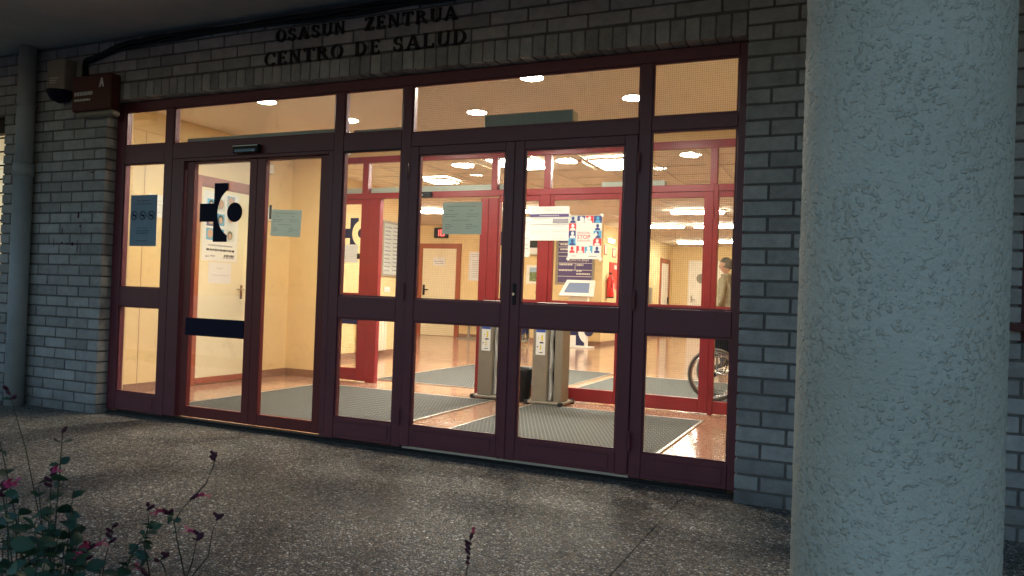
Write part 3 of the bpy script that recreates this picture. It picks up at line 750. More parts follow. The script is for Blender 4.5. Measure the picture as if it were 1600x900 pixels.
# ceiling boards with recessed dark joints, ribs between the bays
RX = [-2.58+.745*k for k in range(12)]
PY = [3.13+.67*k for k in range(14)]
pm = {}
for i in range(len(RX)-1):
    for j in range(len(PY)-1):
        key = 'p'
        if key not in pm:
            bm = bmesh.new(); addbox(bm, 0, .585, 0, .610, 0, .034, .003); bmesh.ops.recalc_face_normals(bm, faces=bm.faces[:])
            me = bpy.data.meshes.new('ceiling_panel'); bm.to_mesh(me); bm.free(); me.materials.append(mt['hall_ceiling']); pm[key] = me
        linked('ceiling_panel', pm[key], hc, (RX[i]+.08, PY[j]+.03, HC))
for x in RX: box('ceiling_rib', x-.078, x+.078, YI+.122, 11.83, HC-.012, HC+.034, 'hall_ceiling', hc, .004)
boxes('ceiling_field', [(-7, 6.6, 11.85, 19.7, HC, HC+.034), (-7, RX[0]-.08, 3.13, 11.849, HC, HC+.034), (RX[-1]+.08, 6.6, 3.13, 11.849, HC, HC+.034)], 'hall_ceiling', hc)
boxes('ceiling_joint', [(-2.5, 6.4, 11.9+.67*k, 11.94+.67*k, HC-.003, HC+.001) for k in range(11)], 'skirting', hc)
boxes('hall_skirting', [(-7, .449, 12.386, 12.3995, .0005, .09), (.4505, .464, 12.4, 19.7, .0005, .09), (.465, 6.6, 19.686, 19.7005, .0005, .09), (HX+.0005, HX+.014, 3.125, 7.35, .0005, .09)], 'skirting', sk)

# ------------------------------------------------------------------ inner screen
isn = thing('inner_screen', 'bright red glazed partition between the entrance lobby and the hall', 'partition')
IR = 'inner_red'; a0, a1 = YI-.03, YI+.04
for (x0, x1, z0, z1) in ((.06, .134, 0, 2.66), (.56, .692, 0, 2.16), (.427, .51, 2.229, 2.585), (2.005, 2.10, 0, 2.14), (2.103, 2.22, 0, 2.14), (2.123, 2.195, 2.229, 2.585), (2.705, 2.82, 0, 2.16), (2.744, 2.818, 2.229, 2.585), (4.518, 4.562, 0, 2.228), (4.478, 4.545, 2.229, 2.585), (5.15, 5.249, 0, 2.66)):
    box('post', x0, x1, a0, a1, z0, z1, IR, isn, .003)
box('head_rail', .1345, 5.1495, a0+.002, a1-.002, 2.586, 2.66, IR, isn, .003)
box('transom_rail', .1345, 4.5175, a0+.003, a1-.003, 2.1605, 2.2285, IR, isn, .003)
box('transom_rail', 4.5625, 5.1495, a0+.003, a1-.003, 2.1605, 2.2285, IR, isn, .003)
for x0, x1 in ((.134, .427), (.51, 2.123), (2.195, 2.744), (2.818, 4.478), (4.545, 5.15)): pane(isn, x0, x1, 2.229, 2.585, YI)
def inner_leaf(x0, x1, g0, g1, zt, zb=.145, zr=True):
    bm = bmesh.new(); y0, y1 = a0+.008, a1-.008
    addbox(bm, x0, g0, y0, y1, .012, zt, .003); addbox(bm, g1, x1, y0, y1, .012, zt, .003)
    addbox(bm, g0+.0005, g1-.0005, y0+.002, y1-.002, .012, zb, .003); addbox(bm, g0+.0005, g1-.0005, y0+.002, y1-.002, zt-.055, zt-.001, .003)
    if zr: addbox(bm, g0+.0005, g1-.0005, y0+.002, y1-.002, .90, 1.047, .003)
    d = obj('door_leaf', bm, IR, isn)
    if zr: pane(d, g0, g1, zb, .90, YI); pane(d, g0, g1, 1.047, zt-.055, YI)
    else: pane(d, g0, g1, zb, zt-.055, YI)
    return d
i1 = inner_leaf(.136, .557, .15, .42, 2.158, .155)
box('push_band', .151, .419, YI-.035, YI-.005, .675, .74, 'navy', i1)
i2 = inner_leaf(2.222, 2.703, 2.235, 2.690, 2.158)
i3 = inner_leaf(2.822, 3.664, 2.862, 3.575, 2.158)
i4 = inner_leaf(3.670, 4.516, 3.76, 4.427, 2.158)
inner_leaf(4.563, 5.148, 4.565, 5.10, 2.158, .13)
for z in (.25, 1.95):
    for x in (4.517,):
        bm = bmesh.new(); tube(bm, [(x, a0-.008, z-.05), (x, a0-.008, z+.05)], .009, 8); obj('hinge', bm, IR, isn)
op4 = tag(box('inner_door_operator', .14, 2.45, YI+.042, YI+.15, 2.20, 2.30, 'mech_grey', None, .005), 'grey green motor casing along the top of the inner sliding doors', 'door operator')
op5 = tag(box('inner_casing', 3.36, 4.02, YI+.042, YI+.12, 2.215, 2.29, 'mech_grey', None, .005), 'pale grey casing behind the inner transom over the red hinged doors', 'casing')
s3 = thing('inner_motion_sensor', 'black motion sensor above the open inner doorway', 'sensor')
box('housing', 1.15, 1.39, a0-.05, a0+.0025, 2.155, 2.222, 'black_plastic', s3, .008); box('brand_mark', 1.24, 1.29, a0-.0515, a0-.0495, 2.18, 2.19, 'sign_white', s3)

# ------------------------------------------------------------------ lamps
def downlight(x, y, z, r, mat, label, cat='ceiling lamp', group=None):
    t = thing('ceiling_downlight', label, cat, group)
    bm = bmesh.new(); torus(bm, (x, y, z-.002), r+.008, .008, 'z', 28, 6); obj('ring', bm, 'white_plastic', t, True)
    bm = bmesh.new(); disc(bm, (x, y, z-.010), r, 'z', .008, 28); obj('diffuser', bm, mat, t)
vest = [(1.13, 1.72, 'round ceiling lamp over the middle of the lobby, nearest the cream side door'), (2.53, 1.78, 'round ceiling lamp over the middle of the lobby, between two others'), (4.05, 1.68, 'round ceiling lamp over the middle of the lobby, farthest from the cream side door'),
        (.83, .87, 'round ceiling lamp just inside the outer sliding doors'), (3.46, .88, 'round ceiling lamp just inside the outer hinged doors')]
for x, y, lb in vest: downlight(x, y, ZC, .085, 'lamp_vestibule', lb, group='lobby ceiling lamps')
for x, y, r, lb in ((.97, 4.47, .15, 'round hall ceiling lamp above the open inner doorway'), (2.46, 4.47, .15, 'round hall ceiling lamp above the red hinged inner doors'), (4.03, 4.40, .15, 'round hall ceiling lamp above the wheelchair')):
    downlight(x, y, HC, r, 'lamp_hall', lb, group='round hall lamps')
def panel_light(x0, x1, y0, y1, lb, z=HC-.012):
    t = thing('ceiling_panel_light', lb, 'ceiling lamp', 'flat hall lamps')
    boxes('frame', [(x0-.02, x0-.0005, y0-.02, y1+.02, z-.035, z), (x1+.0005, x1+.02, y0-.02, y1+.02, z-.035, z), (x0, x1, y0-.02, y0-.0005, z-.035, z), (x0, x1, y1+.0005, y1+.02, z-.035, z)], 'white_plastic', t)
    box('diffuser', x0, x1, y0, y1, z-.03, z-.001, 'lamp_panel', t)
panel_light(1.55, 2.10, 3.95, 4.75, 'square lit ceiling panel beside the mullion of the inner doorway')
panel_light(2.78, 3.36, 4.30, 5.0, 'square lit ceiling panel over the hinged inner doors')
panel_light(-.15, .25, 5.3, 5.7, 'small lit ceiling panel inside the open inner doorway')
def tube_light(x0, x1, y, lb, z=HC):
    t = thing('fluorescent_lamp', lb, 'ceiling lamp', 'long fluorescent hall lamps')
    box('housing', x0, x1, y-.10, y+.10, z-.03, z-.0005, 'white_plastic', t, .004)
    box('diffuser', x0+.02, x1-.02, y-.08, y+.08, z-.07, z-.0305, 'lamp_panel', t, .01)
tube_light(2.55, 3.55, 9.85, 'long ceiling lamp in the hall, closest of the row to the wheelchair')
tube_light(1.30, 2.25, 12.6, 'long ceiling lamp beside the mouth of the corridor')
tube_light(2.45, 3.5, 12.6, 'long ceiling lamp in line with the corridor mouth')
tube_light(1.1, 1.9, 17.3, 'long ceiling lamp before the white porthole door')
tube_light(2.3, 3.2, 16.9, 'long ceiling lamp deep in the corridor')
tube_light(-2.5, -1.5, 9.2, 'long ceiling lamp in front of the hall back wall')
tube_light(-5.0, -4.0, 9.6, 'long ceiling lamp before the brown framed hall door')
tube_light(-.6, .3, 9.3, 'long ceiling lamp before the purple directory board')
t = thing('slim_tube_lamp', 'slim unlit tube fitting between the ceiling lamps of the hall', 'ceiling fitting'); box('tube', 2.60, 2.66, 4.42, 5.02, HC-.05, HC-.0125, 'aluminium', t, .006); box('end_cap', 2.595, 2.665, 4.39, 4.42, HC-.052, HC-.0125, 'skirting', t)

# ------------------------------------------------------------------ mats
def mat_(x0, x1, y0, y1, lb):
    t = thing('door_mat', lb, 'door mat', 'entrance mats')
    box('mat', x0, x1, y0, y1, .0005, .010, 'ribbed_mat', t)
    boxes('edging', [(x0-.02, x0-.0005, y0-.02, y1+.02, .0005, .012), (x1+.0005, x1+.02, y0-.02, y1+.02, .0005, .012), (x0, x1, y0-.02, y0-.0005, .0005, .012), (x0, x1, y1+.0005, y1+.02, .0005, .012)], 'aluminium', t)
mat_(.32, 2.45, .28, 2.48, 'large grey ribbed mat inside the outer sliding doors')
mat_(2.90, 4.55, .28, 2.50, 'grey lattice mat inside the outer hinged doors')
mat_(.50, 2.62, 3.30, 6.20, 'grey mat on the hall floor past the open inner doorway')
mat_(2.80, 4.85, 3.50, 6.02, 'grey mat on the hall floor under the wheelchair')

# ------------------------------------------------------------------ doors in the interior
sdr = thing('side_door', 'cream lobby door with brown red frame in the yellow side wall', 'door')
y0, y1 = 1.45, 2.50
boxes('frame', [(XL+.0005, XL+.035, y0, y0+.09, 0, 2.25), (XL+.0005, XL+.035, y1-.09, y1, 0, 2.25), (XL+.0005, XL+.034, y0+.0905, y1-.0905, 2.15, 2.25), (XL+.0005, XL+.022, y0+.0905, y0+.105, 0, 2.149), (XL+.0005, XL+.022, y1-.105, y1-.0905, 0, 2.149), (XL+.0005, XL+.021, y0+.1055, y1-.1055, 2.135, 2.1495)], 'door_frame_wood', sdr, .002)
lf = box('leaf', XL+.0004, XL+.014, y0+.106, y1-.106, .012, 2.134, 'door_cream', sdr)
box('kick_rail', XL+.0142, XL+.02, y0+.107, y1-.107, .012, .075, 'door_frame_wood', lf)
bm = bmesh.new(); addbox(bm, XL+.0145, XL+.021, 2.17, 2.205, .93, 1.09, .002); tube(bm, [(XL+.02, 2.19, 1.04), (XL+.055, 2.19, 1.04), (XL+.055, 2.08, 1.04)], .009, 8); obj('handle', bm, 'chrome', lf)
def small_print(bm, fn, rows, h):
    for (u0, u1, v) in rows:
        u = u0; r2 = random.Random(int((u0+v)*1000))
        while u < u1:
            wd = r2.uniform(.8, 3.2)*h
            e = min(u+wd, u1)
            quad(bm, [fn(u, v), fn(e, v), fn(e, v+h), fn(u, v+h)]); u = e+h*.5
def sheet_x(name, label, cat, y0, y1, z0, z1, xw, rows, mat='paper', ink='ink_grey', h=.010, group=None):
    """sheet on a wall facing +x"""
    t = thing(name, label, cat, group)
    box('sheet', xw, xw+.002, y0, y1, z0, z1, mat, t)
    bm = bmesh.new(); small_print(bm, lambda u, v: (xw+.0028, y0+(y1-y0)*u, z0+(z1-z0)*v), rows, h); obj('printed_text', bm, ink, t)
    return t
def sheet_y(name, label, cat, x0, x1, z0, z1, yw, rows, mat='paper', ink='ink_grey', h=.012, group=None, tilt=0.0):
    """sheet facing -y, front at yw"""
    t = thing(name, label, cat, group)
    sk_ = tilt
    def fn(u, v, d=0): return (x0+(x1-x0)*u + sk_*(v-.5), yw-d, z0+(z1-z0)*v - sk_*(u-.5))
    bm = bmesh.new(); nU = 8
    for k in range(nU):
        ua, ub = k/nU, (k+1)/nU
        q = lambda u, v, d: (fn(u, v)[0], yw-d-.003*math.sin(u*math.pi*1.5)*(1-v), fn(u, v)[2])
        A = [q(ua, 0, 0), q(ub, 0, 0), q(ub, 1, 0), q(ua, 1, 0)]; B = [(p[0], p[1]+.001, p[2]) for p in A]
        va = [bm.verts.new(p) for p in A]; vb = [bm.verts.new(p) for p in B]
        bm.faces.new(va); bm.faces.new(vb[::-1])
        bm.faces.new((va[0], vb[0], vb[1], va[1])); bm.faces.new((va[2], vb[2], vb[3], va[3]))
        if k == 0: bm.faces.new((va[3], vb[3], vb[0], va[0]))
        if k == nU-1: bm.faces.new((va[1], vb[1], vb[2], va[2]))
    bmesh.ops.remove_doubles(bm, verts=bm.verts[:], dist=1e-5)
    obj('sheet', bm, mat, t)
    if rows:
        bm = bmesh.new(); small_print(bm, lambda u, v: fn(u, v, .0045), rows, h); obj('printed_text', bm, ink, t)
    return t
# poster on the lobby side door
pt = sheet_x('portrait_poster', 'white poster of small portrait photos on the cream side door', 'poster', 1.585, 2.10, 1.345, 2.10, XL+.0146,
             [(.16, .86, .215), (.1, .2, .05), (.24, .38, .06), (.6, .92, .045)], h=.022)
bm = bmesh.new(); small_print(bm, lambda u, v: (XL+.0176, 1.585+.515*u, 1.345+.755*v), [(.12, .93, .145), (.62, .92, .07)], .030); obj('headline', bm, 'ink', pt)
tl = 0
for (u, v, c1, c2) in ((.10, .72, 'cyan', 'hair_dark'), (.10, .50, 'purple', 'skin'), (.10, .30, 'cyan', 'skin'), (.38, .74, 'paper_grey', 'skin'), (.38, .52, 'cyan', 'hair_dark'), (.38, .30, 'cyan', 'hair_dark'), (.66, .80, 'paper_blue', 'skin'), (.66, .55, 'paper_grey', 'skin'), (.66, .30, 'paper_grey', 'hair_grey')):
    Y = lambda uu: 1.585+.515*uu
    Z = lambda vv: 1.345+.755*vv
    ph = box('photo', XL+.0166, XL+.0174, Y(u), Y(u+.22), Z(v), Z(v+.17), c1, pt)
    bm = bmesh.new(); cyy, czz = Y(u+.11), Z(v+.075)
    prism(bm, [(cyy+.038*math.cos(k*math.pi/8), czz+.012+.050*math.sin(k*math.pi/8)) for k in range(16)], 'x', XL+.0175, XL+.0179); obj('photo_hair', bm, c2, ph)
    bm = bmesh.new(); prism(bm, [(cyy+.026*math.cos(k*math.pi/8), czz+.036*math.sin(k*math.pi/8)) for k in range(16)], 'x', XL+.0180, XL+.0184); obj('photo_face', bm, 'skin', ph)
sheet_x('notice_sheet', 'blank white notice below the portrait poster on the side door', 'notice', 1.69, 2.02, 1.10, 1.33, XL+.0148, [(.36, .66, .72), (.12, .9, .38)], h=.018)
sheet_x('notice_sheet', 'white notice on the side wall, half behind the blue notice', 'notice', .90, 1.10, 1.74, 1.97, XL+.001, [(.2, .8, .72), (.1, .9, .55), (.1, .9, .22)], h=.014)
t = thing('alarm_sensor', 'white motion detector high on the yellow side wall', 'detector'); box('housing', XL+.0005, XL+.05, 2.53, 2.62, 2.43, 2.545, 'white_plastic', t, .012, 2); box('lens', XL+.0505, XL+.054, 2.55, 2.60, 2.45, 2.50, 'sign_white', t)
t = thing('intercom', 'white wall intercom with black handset on the yellow side wall', 'intercom'); box('housing', XL+.0005, XL+.03, 2.565, 2.65, 1.87, 2.03, 'white_plastic', t, .008); box('handset', XL+.0305, XL+.055, 2.575, 2.605, 1.89, 2.06, 'black_plastic', t, .008)
t = thing('shelf_label', 'small white label with a red line on the yellow side wall', 'label'); box('plate', XL+.0005, XL+.012, 2.66, 2.86, 1.70, 1.78, 'white_plastic', t, .004); box('red_line', XL+.0122, XL+.0135, 2.68, 2.78, 1.725, 1.755, 'poster_red', t)

# sheets on the outer glass
rows_a4 = [(.12, .86, .86), (.14, .30, .74), (.68, .80, .74), (.06, .42, .62), (.62, .94, .62), (.06, .36, .55), (.62, .90, .55), (.25, .72, .43), (.08, .22, .30), (.62, .78, .30), (.08, .28, .24), (.62, .92, .24), (.08, .2, .18), (.62, .76, .18)]
sheet_y('notice_sheet', 'white printed sheet, dusk grey put into its colour, taped inside the wired glass of the hinged door', 'notice', 3.207, 3.505, 1.482, 1.700, .012, rows_a4, 'paper_grey', 'ink', .009)
sheet_y('notice_sheet', 'white printed sheet, dusk grey put into its colour, taped on the sliding door glass, crookedly', 'notice', 1.682, 1.968, 1.470, 1.672, .046, rows_a4, 'paper_grey', 'ink', .009, tilt=.012)
bt = sheet_y('no_smoking_notice', 'blue notice with three no smoking rings on the sidelight glass', 'notice', .168, .478, 1.385, 1.815, .0285, [(.25, .78, .88), (.15, .85, .82), (.30, .70, .35), (.25, .75, .30), (.25, .72, .27), (.25, .7, .24), (.27, .68, .10)], 'paper_blue', 'ink', .009)
for u in (.18, .5, .82):
    cx, cz = .168+.31*u, 1.385+.43*.60
    bm = bmesh.new()
    for k in range(24):
        a, b_ = k*2*math.pi/24, (k+1)*2*math.pi/24
        quad(bm, [(cx+.037*math.cos(a), .0215, cz+.037*math.sin(a)), (cx+.037*math.cos(b_), .0215, cz+.037*math.sin(b_)), (cx+.031*math.cos(b_), .0215, cz+.031*math.sin(b_)), (cx+.031*math.cos(a), .0215, cz+.031*math.sin(a))])
    quad(bm, [(cx-.027, .0213, cz+.022), (cx-.022, .0213, cz+.027), (cx+.027, .0213, cz-.022), (cx+.022, .0213, cz-.027)])
    quad(bm, [(cx-.020, .0211, cz-.006), (cx+.020, .0211, cz-.006), (cx+.020, .0211, cz+.004), (cx-.020, .0211, cz+.004)])
    obj('ring', bm, 'navy_black', bt)

# sheets on the inner partition
tt = sheet_y('timetable_sheet', 'white timetable with a purple bar on the inner red partition', 'notice', 2.60, 3.045, 1.675, 2.035, a0-.006,
             [(.1, .22, .90), (.36, .88, .915), (.4, .86, .875), (.03, .55, .64), (.03, .35, .60), (.62, .94, .45), (.62, .92, .40), (.58, .98, .30), (.58, .98, .26), (.03, .5, .27), (.03, .33, .22), (.62, .9, .16), (.6, .95, .05)], 'paper', 'ink_grey', .007)
box('bar', 2.602, 3.043, a0-.0135, a0-.0125, 1.925, 1.955, 'purple', tt); box('grey_cell', 2.865, 3.038, a0-.0135, a0-.0125, 1.86, 1.905, 'ink_grey', tt)
boxes('rule', [(2.602, 3.043, a0-.0135, a0-.0125, 1.842, 1.845)], 'ink_grey', tt)
bm = bmesh.new(); small_print(bm, lambda u, v: (2.60+.445*u, a0-.0142, 1.675+.36*v), [(.25, .75, .725)], .014); obj('bar_text', bm, 'paper', tt)
# STOP poster
sp_ = thing('stop_poster', 'colourful STOP poster with a white raised hand on the inner partition', 'poster')
X0, X1, Zb, Zt_ = 3.045, 3.405, 1.485, 1.935
yp = a0-.009
box('sheet', X0, X1, yp, yp+.001, Zb, Zt_, 'paper', sp_)
S = (X1-X0)/4
colr = ['paper_grey', 'poster_navy', 'poster_red', 'poster_navy', 'poster_red', 'paper', 'poster_navy', 'cyan', 'cyan', 'poster_red', 'paper', 'poster_red', 'cyan', 'paper']
cells = [(0, 4), (1, 4), (2, 4), (3, 4), (0, 3), (3, 3), (0, 2), (3, 2), (0, 1), (3, 1), (0, 0), (1, 0), (2, 0), (3, 0)]
fig = ['poster_navy', 'paper', 'paper', 'cyan', 'paper', 'poster_navy', 'paper', 'poster_navy', 'poster_navy', 'paper', 'poster_red', 'paper', 'paper', 'poster_navy']
zc0 = Zb+.06; hh = (Zt_-.002-zc0)/5
for (i, j), c, fc_ in zip(cells, colr, fig):
    tile = box('tile', X0+i*S+.002, X0+(i+1)*S-.002, yp-.0012, yp-.0002, zc0+j*hh+.001, zc0+(j+1)*hh-.001, c, sp_)
    cx, cz = X0+(i+.5)*S, zc0+j*hh
    bm = bmesh.new()
    prism(bm, [(cx-.030, cz+.003), (cx+.030, cz+.003), (cx+.026, cz+.022), (cx+.010, cz+.030), (cx-.010, cz+.030), (cx-.026, cz+.022)], 'y', yp-.0022, yp-.0014)
    prism(bm, [(cx+.016*math.cos(k*math.pi/6), cz+.050+.020*math.sin(k*math.pi/6)) for k in range(12)], 'y', yp-.0024, yp-.0014)
    obj('bust', bm, fc_, tile)
bm = bmesh.new(); hx = (X0+X1)/2-.012; hz = zc0+hh*1.0
pal = [(hx-.085, hz+.02), (hx-.05, hz-.01), (hx+.05, hz-.01), (hx+.085, hz+.02), (hx+.09, hz+.04), (hx+.15, hz+.115), (hx+.135, hz+.14), (hx+.088, hz+.105), (hx+.088, hz+.165), (hx-.088, hz+.165)]
prism(bm, pal, 'y', yp-.0040, yp-.0026)
for k, top in enumerate((.255, .295, .29, .25)):
    xa = hx-.088+k*.044
    prism(bm, [(xa+.003, hz+.166), (xa+.041, hz+.166), (xa+.041, hz+top-.015), (xa+.033, hz+top), (xa+.011, hz+top), (xa+.003, hz+top-.015)], 'y', yp-.0040, yp-.0026)
obj('hand_print', bm, 'paper', sp_)
text_mesh('headline', 'STOP', .060, 'poster_red', sp_, lambda u, v: (hx+u, yp-.0048, hz+.070+v), align='CENTER', bold=.0006)
text_mesh('headline', 'ERASOAK', .032, 'poster_red', sp_, lambda u, v: (hx+u, yp-.0048, hz+.122+v), align='CENTER')
text_mesh('headline', 'AGRESIONES', .025, 'poster_red', sp_, lambda u, v: (hx+u, yp-.0048, hz+.043+v), align='CENTER')
bm = bmesh.new(); small_print(bm, lambda u, v: (X0+(X1-X0)*u, yp-.0016, Zb+(Zt_-Zb)*v), [(.12, .25, .06), (.62, .88, .055)], .012); obj('printed_text', bm, 'ink', sp_)
for (x, z) in ((X0, Zt_), (X1, Zt_), (X0, Zb), (X1, Zb)):
    bm = bmesh.new(); s_ = .022; sx_ = -1 if x == X0 else 1; sz_ = 1 if z == Zt_ else -1
    prism(bm, [(x-sx_*s_, z+sz_*.008), (x-sx_*.004, z+sz_*.022), (x+sx_*.018, z-sz_*.002), (x+sx_*.002, z-sz_*.02)], 'y', yp-.0032, yp-.0022); obj('tape', bm, 'white_plastic', sp_)
sheet_y('notice_sheet', 'white and green sheet hanging beside the timetable on the partition', 'notice', 2.50, 2.598, 1.50, 1.93, a0+.018, [(.4, .6, .85), (.3, .9, .45), (.2, .8, .3), (.3, .9, .2)], 'paper', 'ink', .009)
sheet_y('notice_sheet', 'white printed sheet on the parked inner sliding door, below its emblem', 'notice', .176, .382, 1.405, 1.622, YI-.012, [(.1, .9, .85), (.1, .8, .75), (.1, .9, .66), (.1, .7, .56), (.1, .9, .46), (.1, .85, .36), (.1, .9, .26)], 'paper', 'ink_grey', .005)
lg2 = logo(None, .262, 1.755, .37, YI-.0065, 'navy'); lg2.name = 'logo_sticker'; tag(lg2, 'navy cross and dot emblem on the parked inner sliding door', 'sticker')
tag(box('door_latch', .385, .418, YI-.03, YI-.004, 1.45, 1.515, 'black_plastic', None, .004), 'small black latch on the inner sliding door glass', 'latch')

# ------------------------------------------------------------------ umbrella bag stands, bin
def umbrella_stand(x, y, label):
    t = thing('umbrella_bag_stand', label, 'umbrella stand', 'umbrella bag stands')
    b = box('base_plate', x-.19, x+.21, y-.10, y+.28, .018, .04, 'steel_taupe', t, .003)
    boxes('rubber_foot', [(x-.19, x-.15, y-.105, y-.06, .0005, .045), (x+.17, x+.212, y-.105, y-.06, .0005, .045), (x-.19, x-.15, y+.24, y+.282, .0005, .045), (x+.17, x+.212, y+.24, y+.282, .0005, .045)], 'dark_rubber', b, .003)
    p = box('front_column', x-.13, x+.03, y-.06, y+.10, .04, .985, 'steel_taupe', t, .006)
    box('instruction_sheet', x-.095, x+.005, y-.0625, y-.0605, .50, .755, 'paper', p); box('instruction_header', x-.094, x+.004, y-.0632, y-.0627, .725, .754, 'sticker_blue', p)
    boxes('instruction_figure', [(x-.04, x-.022, y-.0632, y-.0627, .64, .70), (x-.07, x-.062, y-.0632, y-.0627, .655, .68), (x-.05, x-.038, y-.0632, y-.0627, .55, .60)], 'sticker_yellow', p)
    boxes('instruction_print', [(x-.055, x-.015, y-.0632, y-.0627, .615, .63), (x-.085, x-.07, y-.0632, y-.0627, .575, .585), (x-.06, x-.02, y-.0632, y-.0627, .52, .528)], 'ink', p)
    box('rear_column', x+.095, x+.18, y-.03, y+.18, .04, .985, 'steel_taupe', t, .006)
    bm = bmesh.new()
    N = 14
    for i in range(N):
        z0_, z1_ = .05+.9*i/N, .05+.9*(i+1)/N
        w0, w1 = .03+.012*math.sin(i*1.3)-.001*i, .03+.012*math.sin((i+1)*1.3)-.001*(i+1)
        quad(bm, [(x+.034, y-.01, z0_), (x+.034+w0, y-.03, z0_), (x+.034+w1, y-.03, z1_), (x+.034, y-.01, z1_)])
        quad(bm, [(x+.034+w0, y-.03, z0_), (x+.05+w0*.7, y+.03, z0_), (x+.05+w1*.7, y+.03, z1_), (x+.034+w1, y-.03, z1_)])
    obj('bag_roll', bm, 'film', t, True)
    tp = box('top_plate', x-.10, x+.16, y-.065, y+.12, .9855, 1.022, 'white_plastic', t, .006)
    bm = bmesh.new(); torus(bm, (x-.03, y-.068, 1.003), .013, .004, 'y', 16, 6); torus(bm, (x+.09, y-.068, 1.003), .013, .004, 'y', 16, 6); obj('slot_ring', bm, 'ink', tp)
    box('inner_lining', x+.0305, x+.0945, y+.06, y+.10, .04, .98, 'black_plastic', t)
umbrella_stand(2.99, 2.60, 'taupe umbrella bag stand by the STOP poster, with a bin at its side')
umbrella_stand(2.355, 2.66, 'taupe umbrella bag stand at the open inner doorway post')
wb = thing('waste_bin', 'small black waste bin with a bag liner beside the umbrella stand', 'waste bin')
bm = bmesh.new(); lathe(bm, [(.088, 0), (.093, .02), (.108, .30), (.112, .315), (.104, .315), (.098, .29), (.08, .03)], (2.70, 2.66, .0005), 24); obj('body', bm, 'black_plastic', wb, True)
bm = bmesh.new()
prof = []
for k in range(24):
    a = k*2*math.pi/24; w1 = .004*math.sin(k*2.7); prof.append((a, w1))
ring = []
for (rr, zz) in ((.1135, .255), (.1165, .30), (.1175, .335), (.110, .345), (.100, .33), (.095, .20)):
    ring.append([bm.verts.new((2.70+(rr+w1)*math.cos(a), 2.66+(rr+w1)*math.sin(a), zz+w1*1.5)) for a, w1 in prof])
for i in range(len(ring)-1):
    for k in range(24): bm.faces.new((ring[i][k], ring[i][(k+1) % 24], ring[i+1][(k+1) % 24], ring[i+1][k]))
obj('bag_liner', bm, 'black_plastic', wb, True)

# ------------------------------------------------------------------ hall furniture and fittings
nb = thing('notice_board', 'framed grey notice board on the yellow hall wall', 'notice board')
W0 = HX+.0005
bm = bmesh.new(); addbox(bm, W0, W0+.03, 6.20, 6.235, 1.33, 2.26); addbox(bm, W0, W0+.03, 6.82, 6.855, 1.33, 2.26); addbox(bm, W0, W0+.029, 6.2355, 6.8195, 1.33, 1.365); addbox(bm, W0, W0+.029, 6.2355, 6.8195, 2.225, 2.26); obj('frame', bm, 'cream_plastic', nb)
box('panel', W0, W0+.012, 6.2355, 6.8195, 1.3655, 2.2245, 'paper_grey', nb)
bm = bmesh.new()
for k in range(12): addbox(bm, W0+.0125, W0+.0135, 6.28, 6.44+.02*(k % 3), 1.42+.066*k, 1.44+.066*k); addbox(bm, W0+.0125, W0+.0135, 6.53, 6.70+.02*(k % 4), 1.43+.066*k, 1.45+.066*k)
obj('pinned_paper', bm, 'ink_grey', nb)
t = thing('paper_rack', 'white board beside the framed notice board in the hall', 'board'); box('board', W0, W0+.02, 5.86, 6.14, 1.50, 2.27, 'white_plastic', t, .004); boxes('print', [(W0+.0205, W0+.0215, 6.06, 6.10, 2.14, 2.2), (W0+.0205, W0+.0215, 6.06, 6.10, 1.80, 1.83)], 'ink_grey', t)
tag(box('light_switch', W0, W0+.012, 6.31, 6.50, 1.065, 1.15, 'white_plastic', None, .003), 'white switch plate under the framed notice board', 'switch')
rd = thing('radiator', 'cream ribbed radiator on the yellow hall wall', 'radiator')
for k in range(9):
    yy = 5.55+.085*k; bm = bmesh.new(); addbox(bm, W0+.03, W0+.11, yy, yy+.07, .09, .62, .02, 2); obj('rib', bm, 'radiator', rd)
boxes('pipe', [(W0+.05, W0+.09, 5.53, 6.33, .10, .13), (W0+.05, W0+.09, 5.53, 6.33, .57, .60)], 'radiator', rd)
boxes('bracket', [(W0, W0+.05, 5.63, 5.65, .5, .53), (W0, W0+.05, 6.2, 6.22, .5, .53), (W0+.06, W0+.08, 5.60, 5.62, 0, .10)], 'radiator', rd)
hd = thing('hall_door', 'cream door in a brown frame at the back of the hall', 'door')
boxes('frame', [(-4.48, -4.34, 12.36, 12.3995, 0, 2.33), (-3.36, -3.24, 12.36, 12.3995, 0, 2.33), (-4.3395, -3.3605, 12.361, 12.3995, 2.21, 2.33)], 'door_frame_wood', hd)
lf = box('leaf', -4.339, -3.361, 12.383, 12.3996, .01, 2.209, 'door_cream', hd)
bm = bmesh.new(); addbox(bm, -4.31, -4.25, 12.37, 12.382, 1.02, 1.28, .002); tube(bm, [(-4.28, 12.371, 1.16), (-4.28, 12.33, 1.16), (-4.13, 12.33, 1.16)], .012, 8); obj('handle', bm, 'black_plastic', lf)
box('notice', -4.03, -3.68, 12.379, 12.3822, 1.77, 1.98, 'paper', lf); boxes('notice_print', [(-3.99, -3.94, 12.3775, 12.3788, 1.86, 1.89), (-3.92, -3.74, 12.3775, 12.3788, 1.87, 1.885), (-3.95, -3.74, 12.3775, 12.3788, 1.82, 1.832)], 'ink_grey', lf)
ld = thing('queue_display', 'black box with red glowing digits 10 above the hall door', 'display')
box('housing', -4.0, -3.62, 12.31, 12.3995, 2.47, 2.73, 'black_plastic', ld, .008)
def seg(bm, x0, x1, z0, z1): addbox(bm, x0, x1, 12.304, 12.3095, z0, z1)
bm = bmesh.new(); seg(bm, -3.868, -3.845, 2.52, 2.595); seg(bm, -3.868, -3.845, 2.605, 2.68); obj('digit', bm, 'led_red', ld)
